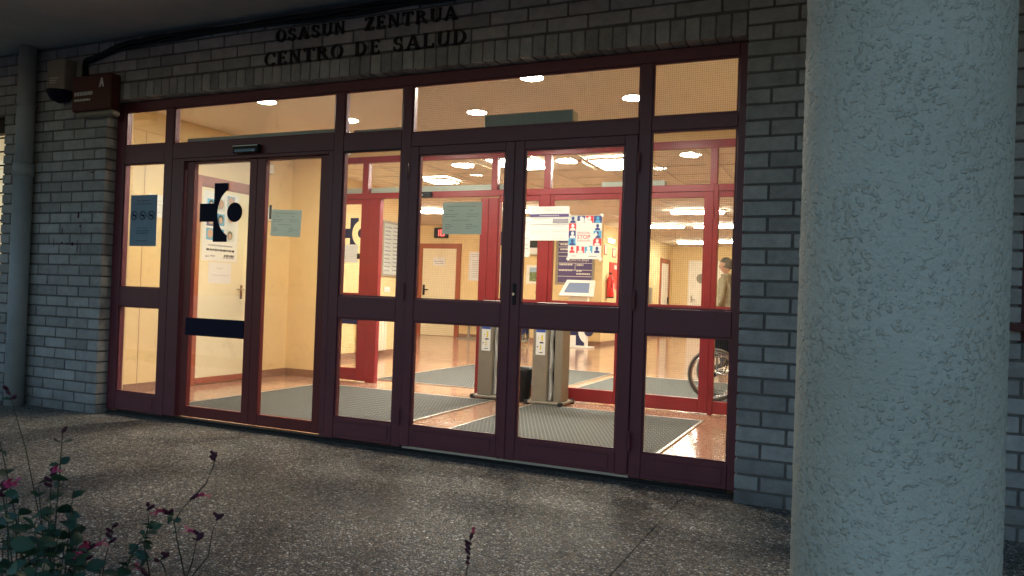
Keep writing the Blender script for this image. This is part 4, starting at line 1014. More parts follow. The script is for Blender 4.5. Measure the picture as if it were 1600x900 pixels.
bm = bmesh.new(); seg(bm, -3.81, -3.787, 2.52, 2.595); seg(bm, -3.81, -3.787, 2.605, 2.68); seg(bm, -3.715, -3.692, 2.52, 2.595); seg(bm, -3.715, -3.692, 2.605, 2.68); seg(bm, -3.785, -3.717, 2.515, 2.537); seg(bm, -3.785, -3.717, 2.663, 2.685); obj('digit', bm, 'led_red', ld)
def wall_poster(name, label, cat, x0, x1, z0, z1, mat, rows, ink='ink_grey', h=.018, y=12.3995, frame=None):
    t = thing(name, label, cat)
    box('sheet', x0, x1, y-.012, y, z0, z1, mat, t)
    if rows:
        bm = bmesh.new(); small_print(bm, lambda u, v: (x0+(x1-x0)*u, y-.0128, z0+(z1-z0)*v), rows, h); obj('printed_text', bm, ink, t)
    if frame: boxes('frame', [(x0-.03, x0-.0005, y-.02, y, z0-.03, z1+.03), (x1+.0005, x1+.03, y-.02, y, z0-.03, z1+.03), (x0, x1, y-.02, y, z0-.03, z0-.0005), (x0, x1, y-.02, y, z1+.0005, z1+.03)], frame, t)
    return t
wall_poster('information_board', 'pale pink information board beside the brown framed hall door', 'board', -2.98, -2.40, 1.45, 2.10, 'paper', [(.05, .95, .93), (.05, .95, .86)] + [(.1, .9, .08+.07*k) for k in range(10)], frame='white_plastic')
tag(box('navy_sign', -2.26, -2.08, 12.37, 12.3995, 2.30, 2.63, 'navy'), 'navy sign plate high on the hall back wall', 'sign')
wall_poster('wall_chart', 'white printed chart under the navy sign in the hall', 'chart', -2.22, -1.95, 1.42, 2.06, 'paper', [(.1, .9, .1+.09*k) for k in range(9)], frame='white_plastic')
tv = thing('television', 'black flat screen on a bracket at the hall back wall', 'television'); box('casing', -1.45, -.85, 12.33, 12.37, 2.24, 2.42, 'black_plastic', tv, .004); box('bracket', -1.2, -1.1, 12.371, 12.3995, 2.28, 2.38, 'steel_taupe', tv)
t = thing('wall_cabinet', 'white wall unit below the television in the hall', 'cabinet'); box('body', -1.36, -.95, 12.25, 12.3995, 2.08, 2.235, 'white_plastic', t, .004); box('shelf_edge', -1.37, -.94, 12.24, 12.2495, 2.07, 2.09, 'mech_grey', t)
pc = thing('landscape_picture', 'framed landscape photo with green trees on the hall back wall', 'picture'); box('frame', -1.45, -1.0, 12.37, 12.3995, 1.38, 1.83, 'white_plastic', pc, .004); box('photo', -1.36, -1.04, 12.367, 12.3698, 1.44, 1.66, 'photo_green', pc); box('photo_sky', -1.36, -1.04, 12.367, 12.3698, 1.661, 1.77, 'photo_sky', pc)
dbd = thing('directory_board', 'purple floor directory headed PLANTA BAJA behind the white kiosk', 'directory')
boxes('frame', [(-.70, -.64, 12.36, 12.3995, 1.38, 2.75), (.20, .25, 12.36, 12.3995, 1.38, 2.75), (-.6395, .1995, 12.361, 12.3995, 1.38, 1.44), (-.6395, .1995, 12.361, 12.3995, 2.70, 2.75)], 'cream_plastic', dbd)
box('panel', -.6395, .1995, 12.375, 12.3995, 1.4405, 2.6995, 'purple', dbd)
bm = bmesh.new()
for z in (1.58, 1.73, 1.89, 2.05, 2.14, 2.27, 2.36, 2.45, 2.56): addbox(bm, -.635, .195, 12.3735, 12.3745, z-.006, z+.006)
addbox(bm, -.22, -.21, 12.3735, 12.3745, 1.72, 1.885)
small_print(bm, lambda u, v: (-.64+.84*u, 12.3732, 1.44+1.26*v), [(.04, .44, .315), (.55, .75, .31), (.04, .42, .19+.02), (.55, .7, .2), (.55, .95, .145), (.05, .6, .60), (.05, .5, .69), (.05, .6, .77)], .030)
obj('printed_text', bm, 'sign_white', dbd)
text_mesh('headline', 'PLANTA BAJA', .085, 'sign_white', dbd, lambda u, v: (-.40+u, 12.3728, 1.935+v))
# kiosk
kk = thing('check_in_kiosk', 'white check in kiosk with sloping screen and navy emblem on its post', 'kiosk')
KX, KY = .27, 11.3
box('post', KX-.22, KX+.22, KY-.02, KY+.10, .03, 1.15, 'white_plastic', kk, .01)
box('foot', KX-.32, KX+.32, KY-.14, KY+.26, 0, .0295, 'white_plastic', kk, .006)
bm = bmesh.new(); prism(bm, [(KX-.38, 0), (KX+.40, 0), (KX+.36, .40), (KX-.28, .40)], 'z', 0, .05)
for v in bm.verts: v.co = Vector((v.co.x, KY-.18 + v.co.y*.55 - v.co.z*.8, 1.10+v.co.y*.86 + (v.co.z)*.55))
obj('screen_casing', bm, 'white_plastic', kk)
bm = bmesh.new(); prism(bm, [(KX-.28, .075), (KX+.29, .075), (KX+.26, .33), (KX-.21, .33)], 'z', .051, .053)
for v in bm.verts: v.co = Vector((v.co.x, KY-.18 + v.co.y*.55 - v.co.z*.8, 1.10+v.co.y*.86 + (v.co.z)*.55))
obj('screen', bm, 'screen_blue', kk)
logo(kk, KX-.02, .36, .62, KY-.023, 'navy')
# extinguisher and corridor wall items (wall at x = .45 facing +x)
CX = .4505
ex = thing('fire_extinguisher', 'red fire extinguisher hanging on the corridor wall', 'fire extinguisher')
bm = bmesh.new(); lathe(bm, [(.075, 0), (.085, .02), (.085, .40), (.07, .46), (.03, .50), (.025, .54)], (CX+.10, 12.72, 1.12), 20); obj('cylinder', bm, 'extinguisher_red', ex, True)
bm = bmesh.new(); addbox(bm, CX+.08, CX+.12, 12.64, 12.78, 1.66, 1.70, .004); tube(bm, [(CX+.11, 12.66, 1.67), (CX+.15, 12.60, 1.60), (CX+.16, 12.60, 1.35)], .012, 8); obj('valve', bm, 'black_plastic', ex)
boxes('bracket', [(CX, CX+.02, 12.70, 12.74, 1.45, 1.55)], 'chrome', ex); boxes('label', [(CX+.181, CX+.1835, 12.69, 12.75, 1.25, 1.45)], 'paper', ex)
bm = bmesh.new(); lathe(bm, [(.08, 0), (.088, .012), (.086, .03)], (CX+.10, 12.72, 1.105), 20); obj('boot', bm, 'black_plastic', ex)
es_ = thing('fire_sign_panel', 'tall red fire panel on the corridor wall behind the extinguisher', 'sign'); box('panel', CX, CX+.02, 12.90, 13.60, 1.33, 1.96, 'extinguisher_red', es_); boxes('print', [(CX+.0205, CX+.022, 13.25, 13.45, 1.80, 1.90)], 'paper', es_)
t = thing('emergency_lamp', 'small glowing emergency lamp on the corridor wall', 'lamp'); box('housing', CX, CX+.05, 12.60, 13.10, 2.40, 2.50, 'white_plastic', t, .008); box('diffuser', CX+.0505, CX+.06, 12.63, 13.07, 2.41, 2.49, 'lamp_emergency', t)
for (y0_, y1_, z0_, z1_, lb) in ((12.45, 12.66, 2.10, 2.33, 'red framed plate on the corridor wall just under the emergency lamp'), (13.10, 13.38, 2.08, 2.30, 'red framed plate on the corridor wall above the red fire panel')):
    t = thing('framed_plate', lb, 'plate'); box('frame', CX, CX+.012, y0_, y1_, z0_, z1_, 'extinguisher_red', t); box('plate', CX+.0125, CX+.014, y0_+.04, y1_-.04, z0_+.03, z1_-.03, 'door_cream', t)
for (y0_, y1_, z0_, z1_, lb) in ((16.4, 16.75, 1.0, 1.45, 'dark dispenser on the corridor wall'),):
    tag(box('wall_dispenser', CX, CX+.10, y0_, y1_, z0_, z1_, 'steel_taupe', None, .01), lb, 'dispenser')
sheet_x('notice_sheet', 'large white notice on the corridor wall near the dispenser', 'notice', 16.0, 16.7, 1.45, 2.15, CX, [(.1, .9, .8), (.2, .8, .5), (.2, .7, .3)], h=.03)
cdn = thing('corridor_door', 'door with an orange brown frame in the corridor side wall', 'door')
boxes('frame', [(CX, CX+.03, 18.0, 18.12, 0, 2.36), (CX, CX+.03, 19.1, 19.24, 0, 2.36), (CX, CX+.029, 18.1205, 19.0995, 2.22, 2.36)], 'door_frame_wood', cdn)
lf = box('leaf', CX, CX+.012, 18.1205, 19.0995, .01, 2.2195, 'white_door', cdn); boxes('handle', [(CX+.0125, CX+.05, 19.0, 19.06, 1.0, 1.2)], 'black_plastic', lf)
pdn = thing('porthole_door', 'white door with a round window at the end of the corridor', 'door')
EY = 19.70
sx0, sx1 = 1.02, 2.0
lf = box('leaf', sx0, sx1, EY-.03, EY, 0.005, 2.32, 'white_door', pdn)
bm = bmesh.new(); disc(bm, (1.36, EY-.034, 1.82), .135, 'y', .0035, 28); obj('porthole', bm, 'cream_plastic', pdn)
bm = bmesh.new(); torus(bm, (1.36, EY-.036, 1.82), .14, .012, 'y', 28, 6); obj('porthole_ring', bm, 'chrome', pdn)
bm = bmesh.new(); addbox(bm, 1.06, 1.10, EY-.045, EY-.0305, 1.06, 1.28, .002); tube(bm, [(1.08, EY-.046, 1.16), (1.08, EY-.085, 1.16), (1.22, EY-.085, 1.15)], .012, 8); obj('handle', bm, 'chrome', pdn)
boxes('frame', [(sx0-.06, sx0-.0005, EY-.04, EY, 0, 2.38), (sx1+.0005, sx1+.06, EY-.04, EY, 0, 2.38), (sx0, sx1, EY-.04, EY, 2.3205, 2.38)], 'white_door', pdn)
t = thing('red_wall_box', 'red box on the corridor end wall beyond the standing man', 'wall box'); box('body', 2.35, 2.80, EY-.12, EY, 1.98, 2.28, 'extinguisher_red', t, .01); box('lid', 2.34, 2.81, EY-.13, EY-.001, 2.281, 2.32, 'poster_red', t)
# small side table in the hall
ts = thing('pedestal_table', 'round pedestal table foot by the hall door', 'table')
bm = bmesh.new(); lathe(bm, [(.30, 0), (.30, .012), (.05, .05), (.03, .07), (.03, .70), (.06, .72)], (-2.75, 12.0, .0005), 24); obj('pedestal', bm, 'steel_taupe', ts, True)
bm = bmesh.new(); lathe(bm, [(.36, 0), (.37, .012), (.36, .025)], (-2.75, 12.0, .7215), 28); obj('table_top', bm, 'wood_bench', ts)

# ------------------------------------------------------------------ wheelchair
wc = thing('wheelchair', 'folded out wheelchair with black seat standing behind the inner partition', 'wheelchair')
wx, wy = 4.40, 4.05
for k, yy in enumerate((wy, wy+.52)):
    bm = bmesh.new(); torus(bm, (wx, yy, .292), .275, .017, 'y', 48, 8); wh = obj('wheel', bm, 'tyre_grey', wc, True)
    bm = bmesh.new(); torus(bm, (wx, yy, .292), .252, .008, 'y', 48, 6); obj('rim', bm, 'chrome', wh, True)
    bm = bmesh.new(); sgn = -1 if k == 0 else 1; torus(bm, (wx, yy+sgn*.045, .292), .235, .007, 'y', 44, 6); obj('hand_rim', bm, 'chrome', wh, True)
    bm = bmesh.new()
    for i in range(20):
        a = i*2*math.pi/20; tube(bm, [(wx+.02*math.cos(a+.4), yy+(.012 if i % 2 else -.012), .292+.02*math.sin(a+.4)), (wx+.248*math.cos(a), yy, .292+.248*math.sin(a))], .0016, 4)
    obj('spokes', bm, 'chrome', wh)
    bm = bmesh.new(); disc(bm, (wx, yy-.03, .292), .028, 'y', .06, 16); obj('hub', bm, 'black_plastic', wh)
    yi = wy+.05 if k == 0 else wy+.47
    bm = bmesh.new(); torus(bm, (wx+.42, yi, .095), .078, .016, 'y', 28, 8); disc(bm, (wx+.42, yi-.012, .095), .066, 'y', .024, 16); obj('caster', bm, 'dark_rubber', wc, True)
    bm = bmesh.new()
    tube(bm, [(wx-.05, yi, .28), (wx-.05, yi, .50), (wx-.08, yi, .92), (wx-.20, yi, .94)], .012, 8)
    tube(bm, [(wx-.05, yi, .30), (wx+.42, yi, .30), (wx+.42, yi, .17)], .012, 8); tube(bm, [(wx-.05, yi, .49), (wx+.40, yi, .49), (wx+.50, yi, .30), (wx+.58, yi, .12)], .012, 8)
    tube(bm, [(wx+.36, yi, .49), (wx+.36, yi, .70), (wx-.05, yi, .70)], .010, 8)
    obj('side_frame', bm, 'chrome', wc, True)
    box('armrest', wx-.04, wx+.30, yi-.025, yi+.025, .70, .728, 'black_fabric', wc, .008)
    box('side_guard', wx-.03, wx+.34, yi-.006, yi+.006, .51, .69, 'black_fabric', wc)
    boxes('foot_plate', [(wx+.54, wx+.68, yi-.03+(.02 if k == 0 else -.13), yi+.13+(.02 if k == 0 else -.13), .10, .115)], 'black_plastic', wc)
    bm = bmesh.new(); tube(bm, [(wx-.19, yi, .94), (wx-.28, yi, .94)], .017, 10); obj('push_handle', bm, 'dark_rubber', wc)
box('seat', wx-.06, wx+.38, wy+.055, wy+.465, .475, .515, 'black_fabric', wc, .012, 2)
box('backrest', wx-.085, wx-.055, wy+.06, wy+.46, .52, .90, 'black_fabric', wc, .01, 2)
bm = bmesh.new(); tube(bm, [(wx+.1, wy+.05, .30), (wx+.1, wy+.47, .49)], .010, 8); tube(bm, [(wx+.13, wy+.47, .30), (wx+.13, wy+.05, .49)], .010, 8); obj('cross_brace', bm, 'chrome', wc)

# ------------------------------------------------------------------ people
def skinned(name, joints, edges, root, regions, sub=2):
    """joints: name -> (x,y,z,radius)"""
    names = list(joints); idx = {n: i for i, n in enumerate(names)}
    me = bpy.data.meshes.new(name); me.from_pydata([joints[n][:3] for n in names], [(idx[a], idx[b]) for a, b in edges], [])
    o = bpy.data.objects.new(name, me); COL.objects.link(o)
    md = o.modifiers.new('skin', 'SKIN'); md.use_smooth_shade = True
    sl = me.skin_vertices[0].data
    for n in names:
        r = joints[n][3]; r = r if isinstance(r, tuple) else (r, r)
        sl[idx[n]].radius = r; sl[idx[n]].use_root = (n == root)
    o.modifiers.new('sub', 'SUBSURF').levels = sub; o.modifiers['sub'].render_levels = sub
    dg = bpy.context.evaluated_depsgraph_get(); m2 = bpy.data.meshes.new_from_object(o.evaluated_get(dg))
    bpy.data.objects.remove(o); m2.name = name
    m2.materials.clear()
    mats = []
    for fn, mn in regions:
        if mn not in mats: mats.append(mn); m2.materials.append(mt[mn])
    for p in m2.polygons:
        p.use_smooth = True; c = p.center
        for fn, mn in regions:
            if fn(c): p.material_index = mats.index(mn); break
    o2 = bpy.data.objects.new(name, m2); COL.objects.link(o2)
    return o2
def head_mesh(cx, cy_, cz, face, size=1.0):
    """head facing direction 'face' (angle), built as one shaped shell with nose, brow and ears"""
    bm = bmesh.new(); n, m = 28, 22
    rows = []
    ca, sa = math.cos(face), math.sin(face)
    for j in range(m+1):
        v = math.pi*j/m; row = []
        for i in range(n):
            a = 2*math.pi*i/n
            fx, sy_, z = math.cos(a)*math.sin(v)*.100, math.sin(a)*math.sin(v)*.078, math.cos(v)*.122
            if z < 0: k = 1-.35*(-z/.122); sy_ *= k; fx *= 1-.18*(-z/.122)
            front = max(0, math.cos(a))
            if front > .5:
                fx -= .006*math.exp(-((z-.02)/.018)**2)*(1-math.exp(-(sy_/.03)**2)+.2)
                fx += .028*math.exp(-((z+.018)/.022)**2)*math.exp(-(sy_/.014)**2)
                fx += .006*math.exp(-((z+.062)/.010)**2)*math.exp(-(sy_/.025)**2) + .008*math.exp(-((z+.10)/.018)**2)
            if abs(abs(sy_)-.074) < .012 and abs(math.cos(a)) < .25 and abs(z) < .035: sy_ *= 1.18
            row.append(bm.verts.new((cx+size*(fx*ca-sy_*sa), cy_+size*(fx*sa+sy_*ca), cz+size*z)))
        rows.append(row)
    for j in range(m):
        for i in range(n): bm.faces.new((rows[j][i], rows[j][(i+1) % n], rows[j+1][(i+1) % n], rows[j+1][i]))
    bmesh.ops.remove_doubles(bm, verts=bm.verts[:], dist=1e-5)
    return bm
def hair_mesh(cx, cy_, cz, face, low=-.03, size=1.0):
    bm = bmesh.new(); n, m = 28, 12
    ca, sa = math.cos(face), math.sin(face); rows = []
    for j in range(m+1):
        row = []
        for i in range(n):
            a = 2*math.pi*i/n
            zmin = .055 if math.cos(a) > .35 else low - .035*max(0, -math.cos(a))
            vmax = math.acos(max(-1, min(1, zmin/.134)))
            v = vmax*j/m; k = 1+.03*math.sin(a*5+j)
            fx, sy_, z = math.cos(a)*math.sin(v)*.110*k-.006, math.sin(a)*math.sin(v)*.087*k, math.cos(v)*.134
            row.append(bm.verts.new((cx+size*(fx*ca-sy_*sa), cy_+size*(fx*sa+sy_*ca), cz+size*z)))
        rows.append(row)
    for j in range(m):
        for i in range(n): bm.faces.new((rows[j][i], rows[j][(i+1) % n], rows[j+1][(i+1) % n], rows[j+1][i]))
    bmesh.ops.remove_doubles(bm, verts=bm.verts[:], dist=1e-5)
    return bm
def join_head(body, bm, mats_index):
    me = bpy.data.meshes.new('tmp'); bmesh.ops.recalc_face_normals(bm, faces=bm.faces[:])
    for f in bm.faces: f.material_index = mats_index; f.smooth = True
    b2 = bmesh.new(); b2.from_mesh(body.data); bm.to_mesh(me); b2.from_mesh(me); b2.to_mesh(body.data); b2.free(); bm.free(); bpy.data.meshes.remove(me)
def hand(j, e, wrist, wp, d, s, side):
    """five fingers from the wrist, direction d, side vector s"""
    p = Vector(wp); d = Vector(d).normalized(); s = Vector(s).normalized()
    pm_ = wrist+'_palm'; q = p+d*.07; j[pm_] = (*q, (.036, .018)); e.append((wrist, pm_))
    for k, L in enumerate((.075, .085, .08, .06)):
        b0 = q+d*.02+s*(k-1.5)*.021; b1 = b0+d*L*.55+Vector((0, 0, -.004)); b2 = b1+d*L*.45+Vector((-.012, 0, -.01))
        a, b, c = f'{wrist}_f{k}a', f'{wrist}_f{k}b', f'{wrist}_f{k}c'
        j[a] = (*b0, .010); j[b] = (*b1, .009); j[c] = (*b2, .008); e += [(pm_, a), (a, b), (b, c)]
    t0 = p+d*.03+s*-.035; t1 = t0+d*.04-s*.018
    j[wrist+'_t0'] = (*t0, .012); j[wrist+'_t1'] = (*t1, .009); e += [(wrist, wrist+'_t0'), (wrist+'_t0', wrist+'_t1')]
# standing man, seen from behind his left side
px_, py_ = 3.90, 8.05
FA = math.radians(165)
fx, fy = math.cos(FA), math.sin(FA); lx, ly = -fy, fx      # forward, left
def B(f, s, z, r): return (px_+f*fx+s*lx, py_+f*fy+s*ly, z, r)
J = {'pelvis': B(0, 0, .95, (.16, .12)), 'waist': B(0, 0, 1.12, (.165, .125)), 'chest': B(.01, 0, 1.34, (.19, .13)), 'neckb': B(.0, 0, 1.50, (.085, .08)), 'neck': B(.02, 0, 1.58, .058),
     'shl': B(0, .17, 1.44, .075), 'ell': B(-.02, .25, 1.16, .055), 'wrl': B(.10, .22, .92, .034), 'shr': B(0, -.17, 1.44, .075), 'elr': B(-.02, -.25, 1.16, .055), 'wrr': B(.10, -.22, .92, .034),
     'hipl': B(0, .09, .88, .10), 'knl': B(.01, .10, .50, .068), 'anl': B(-.02, .10, .10, .045), 'tol': B(.16, .11, .035, .038), 'hipr': B(0, -.09, .88, .10), 'knr': B(.03, -.10, .50, .068), 'anr': B(.02, -.10, .10, .045), 'tor': B(.20, -.11, .035, .038)}
E_ = [('pelvis', 'waist'), ('waist', 'chest'), ('chest', 'neckb'), ('neckb', 'neck'), ('chest', 'shl'), ('shl', 'ell'), ('ell', 'wrl'), ('chest', 'shr'), ('shr', 'elr'), ('elr', 'wrr'),
      ('pelvis', 'hipl'), ('hipl', 'knl'), ('knl', 'anl'), ('anl', 'tol'), ('pelvis', 'hipr'), ('hipr', 'knr'), ('knr', 'anr'), ('anr', 'tor')]
hand(J, E_, 'wrl', J['wrl'][:3], (fx*.2, fy*.2, -1), (fx, fy, 0), 1); hand(J, E_, 'wrr', J['wrr'][:3], (fx*.2, fy*.2, -1), (fx, fy, 0), -1)
def arm_hand(c): return c.z < .93 and math.hypot(c.x-px_, c.y-py_) > .165 and c.z > .6
man = skinned('person', J, E_, 'pelvis', [(lambda c: c.z > 1.525, 'skin'), (arm_hand, 'skin'), (lambda c: c.z > .86, 'jacket_beige'), (lambda c: c.z < .085, 'black_plastic'), (lambda c: True, 'trouser_grey')])
tag(man, 'grey haired man in a beige jacket standing in the hall, facing away', 'person')
join_head(man, head_mesh(px_+.03*fx, py_+.03*fy, 1.685, FA), 0)
obj('hair', hair_mesh(px_+.03*fx, py_+.03*fy, 1.685, FA), 'hair_grey', man, True)
bm = bmesh.new(); torus(bm, (px_+.005*fx, py_+.005*fy, 1.525), .078, .022, 'z', 24, 8); obj('collar', bm, 'jacket_beige', man, True)
# seated person by the back wall
sx_, sy0 = -.52, 11.15
def B2(f, s, z, r): return (sx_-f, sy0-s, z, r)
J = {'pelvis': B2(0, 0, .53, (.15, .12)), 'waist': B2(-.01, 0, .68, (.145, .11)), 'chest': B2(.02, 0, .88, (.165, .12)), 'neckb': B2(.04, 0, 1.02, (.075, .07)), 'neck': B2(.06, 0, 1.09, .05),
     'shl': B2(.03, .15, .97, .065), 'ell': B2(.06, .20, .72, .048), 'wrl': B2(.26, .12, .64, .032), 'shr': B2(.03, -.15, .97, .065), 'elr': B2(.06, -.20, .72, .048), 'wrr': B2(.26, -.12, .64, .032),
     'hipl': B2(.06, .09, .52, .092), 'knl': B2(.42, .10, .50, .066), 'anl': B2(.38, .10, .11, .042), 'tol': B2(.54, .11, .04, .038), 'hipr': B2(.06, -.09, .52, .092), 'knr': B2(.42, -.10, .50, .066), 'anr': B2(.34, -.10, .11, .042), 'tor': B2(.50, -.11, .04, .038)}
E_ = [('pelvis', 'waist'), ('waist', 'chest'), ('chest', 'neckb'), ('neckb', 'neck'), ('chest', 'shl'), ('shl', 'ell'), ('ell', 'wrl'), ('chest', 'shr'), ('shr', 'elr'), ('elr', 'wrr'),
      ('pelvis', 'hipl'), ('hipl', 'knl'), ('knl', 'anl'), ('anl', 'tol'), ('pelvis', 'hipr'), ('hipr', 'knr'), ('knr', 'anr'), ('anr', 'tor')]
hand(J, E_, 'wrl', J['wrl'][:3], (-1, .2, -.3), (0, 1, 0), 1); hand(J, E_, 'wrr', J['wrr'][:3], (-1, -.2, -.3), (0, 1, 0), -1)
sit = skinned('person', J, E_, 'pelvis', [(lambda c: c.z > 1.04, 'skin'), (lambda c: c.x < sx_-.285 and .57 < c.z < .80, 'skin'), (lambda c: c.z > .60, 'black_fabric'), (lambda c: c.z < .10, 'shoe_pale'), (lambda c: c.z < .24, 'hair_grey'), (lambda c: True, 'trouser_navy')])
tag(sit, 'seated person in navy trousers and pale shoes by the back wall', 'person')
join_head(sit, head_mesh(sx_-.075, sy0, 1.185, math.pi, .93), 0)
obj('hair', hair_mesh(sx_-.075, sy0, 1.185, math.pi, -.09, .93), 'hair_dark', sit, True)
ch = thing('waiting_chair', 'navy waiting chair under the seated person', 'chair')
box('seat', sx_-.24, sx_+.20, sy0-.22, sy0+.22, .40, .43, 'navy', ch, .01); box('backrest', sx_+.165, sx_+.20, sy0-.21, sy0+.21, .47, .85, 'navy', ch, .01)
for a in (-.2, .2):
    for f in (-.2, .17):
        bm = bmesh.new(); tube(bm, [(sx_+f, sy0+a, 0), (sx_+f, sy0+a, .40 if f < 0 else .84)], .011, 8); obj('leg', bm, 'chrome', ch)

# ------------------------------------------------------------------ flowering shrubs near the camera
def leaf_mesh(L, W, bend, seed):
    r2 = random.Random(seed); bm = bmesh.new()
    prof = [(0, .04), (.18, .62), (.42, 1.0), (.66, .86), (.86, .48), (1, .02)]
    rows = []
    for u, wv in prof:
        z = -bend*u*u*L
        rows.append([bm.verts.new((-wv*W/2, u*L, z+.12*W*wv)), bm.verts.new((0, u*L, z)), bm.verts.new((wv*W/2, u*L, z+.12*W*wv))])
    for i in range(len(rows)-1):
        for k in range(2): bm.faces.new((rows[i][k], rows[i][k+1], rows[i+1][k+1], rows[i+1][k]))
    me = bpy.data.meshes.new('leaf'); bm.to_mesh(me); bm.free(); me.materials.append(mt['leaf'])
    for p in me.polygons: p.use_smooth = True
    return me
LM = [leaf_mesh(.030, .021, .3, 1), leaf_mesh(.025, .019, .1, 2), leaf_mesh(.034, .022, .5, 3), leaf_mesh(.020, .014, .2, 4)]
def flower_mesh():
    bm = bmesh.new()
    tube(bm, [(0, 0, 0), (0, .010, .004), (0, .018, .004)], [.0022, .0034, .0042], 8)
    for (w0, L, up, side) in ((.010, .014, -.006, -.6), (.010, .014, -.006, .6), (.009, .010, .008, 0)):
        quad(bm, [(side*.004-.002, .017, .004), (side*.004+.002, .017, .004), (side*.012+w0*.5, .017+L, .004+up), (side*.012-w0*.5, .017+L, .004+up)])
    me = bpy.data.meshes.new('flower'); bm.to_mesh(me); bm.free(); me.materials.append(mt['petal']); return me
FM = flower_mesh()
def calyx_mesh():
    bm = bmesh.new(); tube(bm, [(0, -.002, 0), (0, .004, .001), (0, .010, .003)], [.0012, .003, .0022], 7)
    me = bpy.data.meshes.new('calyx'); bm.to_mesh(me); bm.free(); me.materials.append(mt['calyx']); return me
CM = calyx_mesh()
def orient(d, roll=0.0):
    d = Vector(d).normalized(); return (d.to_track_quat('Y', 'Z') @ Matrix.Rotation(roll, 4, 'Y').to_quaternion()).to_euler()
def sprig(parent, pts, r2, leaves, rad=.0016, lscale=1.0, tip=None, t0=0.15):
    pts = [Vector(p) for p in pts]
    bm = bmesh.new(); n = len(pts)
    tube(bm, pts, [rad*(1.5-.9*i/(n-1)) for i in range(n)], 6); obj('stem', bm, 'stem', parent, True)
    def at(t):
        k = t*(n-1); i = min(int(k), n-2); return pts[i].lerp(pts[i+1], k-i), (pts[i+1]-pts[i]).normalized()
    a0_ = r2.uniform(0, 6.28)
    for i in range(leaves):
        t = t0+(1-t0)*(i+.5)/leaves
        p, d = at(t)
        for s_ in (0, 1):
            a = a0_ + (i % 2)*1.57 + s_*math.pi + r2.uniform(-.4, .4)
            side = Vector((math.cos(a), math.sin(a), .1+r2.uniform(-.7, .5)))
            dr_ = (side + d*.35).normalized(); sc = lscale*r2.uniform(.75, 1.2)*(1-.35*t)
            linked('leaf', r2.choice(LM), parent, p, orient(dr_, r2.uniform(-1.2, 1.2)), (sc, sc, sc))
    if tip is not None:
        p, d = at(1.0)
        for k in range(tip[1]):
            a = r2.uniform(0, 6.28); side = Vector((math.cos(a), math.sin(a), .3)); q = p - d*.010*k
            linked('calyx', CM, parent, q, orient(side), (1.3, 1.3, 1.3))
            if k < tip[0]: linked('flower', FM, parent, q+side.normalized()*.006, orient(side+Vector((0, 0, -.2))), (.9, .9, .9))
def curve(a, b, c, n=8):
    a, b, c = Vector(a), Vector(b), Vector(c)
    return [(1-t)*(1-t)*a + 2*t*(1-t)*b + t*t*c for t in [i/(n-1) for i in range(n)]]
def ground_under(p, dx=0, dy=0): return Vector((p.x+dx, p.y+dy, GZ-.03))
sh1 = thing('flowering_shrub', 'dense leafy shrub with crimson flowers at the paving edge', 'shrub', 'crimson flowered shrubs at the paving edge')
r2 = random.Random(21)
tips1 = [((98, 675), 1.50, (0, 1), 7), ((80, 735), 1.50, (1, 4), 4), ((115, 765), 1.52, (0, 0), 6), ((60, 760), 1.45, (0, 0), 7), ((30, 790), 1.40, (0, 0), 6), ((55, 815), 1.40, (0, 0), 6), ((130, 820), 1.50, (0, 0), 5),
         ((10, 770), 1.25, (0, 0), 5), ((0, 690), 1.45, (0, 0), 4), ((90, 840), 1.38, (0, 0), 5), ((30, 850), 1.30, (0, 0), 6), ((70, 880), 1.30, (0, 0), 5), ((120, 870), 1.42, (0, 0), 5), ((140, 850), 1.45, (3, 4), 3), ((2, 758), 1.2, (4, 3), 2), ((15, 880), 1.25, (0, 0), 5),
         ((160, 885), 1.45, (0, 0), 5), ((20, 815), 1.32, (0, 0), 6), ((75, 790), 1.48, (0, 0), 6), ((100, 860), 1.4, (0, 0), 6), ((60, 845), 1.36, (0, 0), 6), ((5, 840), 1.28, (0, 0), 6), ((85, 815), 1.46, (0, 0), 6), ((105, 800), 1.5, (0, 0), 5), ((45, 870), 1.35, (0, 0), 5)]
root1 = cam_point(50, 1250, 1.45); root1.z = GZ-.03
for (q, dpt, tp, lv) in tips1:
    p = cam_point(q[0], q[1], dpt)
    rt = root1 + Vector((r2.uniform(-.07, .07), r2.uniform(-.07, .07), 0))
    mid = rt.lerp(p, .5) + Vector((r2.uniform(-.04, .04), r2.uniform(-.04, .04), .06))
    sprig(sh1, curve(rt, mid, p, 9), r2, 6, .0015, 1.5, tp if tp[1] else None, .66)
sprig(sh1, [root1+Vector((-.03, 0, 0)), cam_point(70, 850, 1.5), cam_point(52, 760, 1.5), cam_point(40, 700, 1.5), cam_point(22, 640, 1.5), cam_point(12, 608, 1.5)], r2, 1, .0009, .6, (0, 3), .8)
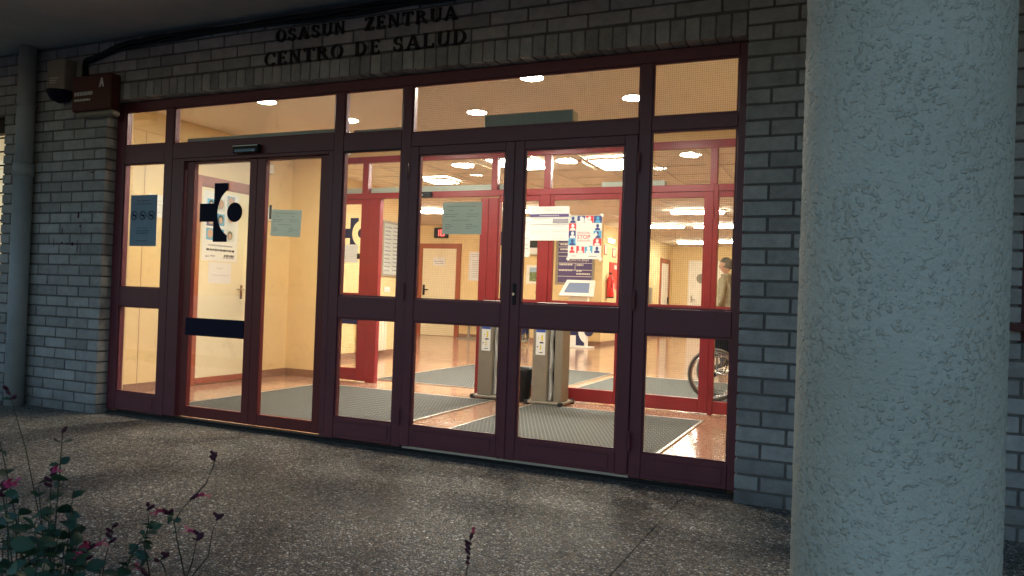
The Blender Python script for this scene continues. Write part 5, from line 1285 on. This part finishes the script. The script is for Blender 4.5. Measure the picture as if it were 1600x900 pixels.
sh2 = thing('flowering_shrub', 'sparse shrub of thin stems with scattered crimson blossoms, showing paving through it', 'shrub', 'crimson flowered shrubs at the paving edge')
root2 = cam_point(250, 1250, 1.5); root2.z = GZ-.03
base2 = cam_point(290, 900, 1.5)
for (pl, tp, lv, t0, ls) in (([(290, 905), (278, 850), (272, 815), (262, 800)], (1, 3), 3, .55, 1.0), ([(290, 905), (278, 850), (272, 815), (285, 795), (300, 778)], (1, 2), 1, .9, .5), ([(290, 905), (300, 880), (306, 850), (311, 835)], (1, 4), 1, .7, .5), ([(300, 900), (325, 870), (332, 830), (341, 808)], (0, 3), 1, .9, .3),
                           ([(300, 780), (322, 755), (333, 730), (337, 712)], (0, 3), 1, .8, .4), ([(235, 905), (225, 850), (232, 820), (231, 790)], (0, 2), 4, .3, 1.0), ([(190, 905), (205, 870), (222, 840), (240, 822)], (0, 0), 6, .2, 1.15), ([(180, 905), (195, 880), (215, 862), (228, 850)], (0, 0), 5, .2, 1.1),
                           ([(160, 900), (165, 870), (172, 845), (177, 823)], (0, 4), 1, .95, .3), ([(262, 910), (258, 890), (250, 875), (262, 868)], (0, 3), 1, .6, .5), ([(240, 915), (232, 905), (229, 895)], (1, 3), 1, .6, .5)):
    pts = [cam_point(a, b, 1.5+.05*math.sin(a)) for a, b in pl]
    if pl[0][1] > 850: pts = [Vector((root2.x+r2.uniform(-.05, .05), root2.y+r2.uniform(-.05, .05), root2.z))] + pts
    sprig(sh2, pts, r2, lv, .0012, ls, tp if tp[1] else None, t0)
sh3 = thing('flower_stalk', 'lone thin flower stalk with dark buds rising before the pavement', 'flower', 'crimson flowered shrubs at the paving edge')
pts = [cam_point(728, 1200, 1.55), cam_point(728, 900, 1.55), cam_point(733, 870, 1.55), cam_point(735, 842, 1.55)]; pts[0].z = GZ-.03
sprig(sh3, pts, r2, 1, .0011, .5, (1, 6), .93)

for o in list(bpy.data.objects):
    if o.name.split('.')[0] in ('printed_text', 'print', 'notice_print', 'instruction_print', 'pinned_paper', 'headline', 'bar_text', 'paint_smear') and o.parent is not None: o['kind'] = 'stuff'
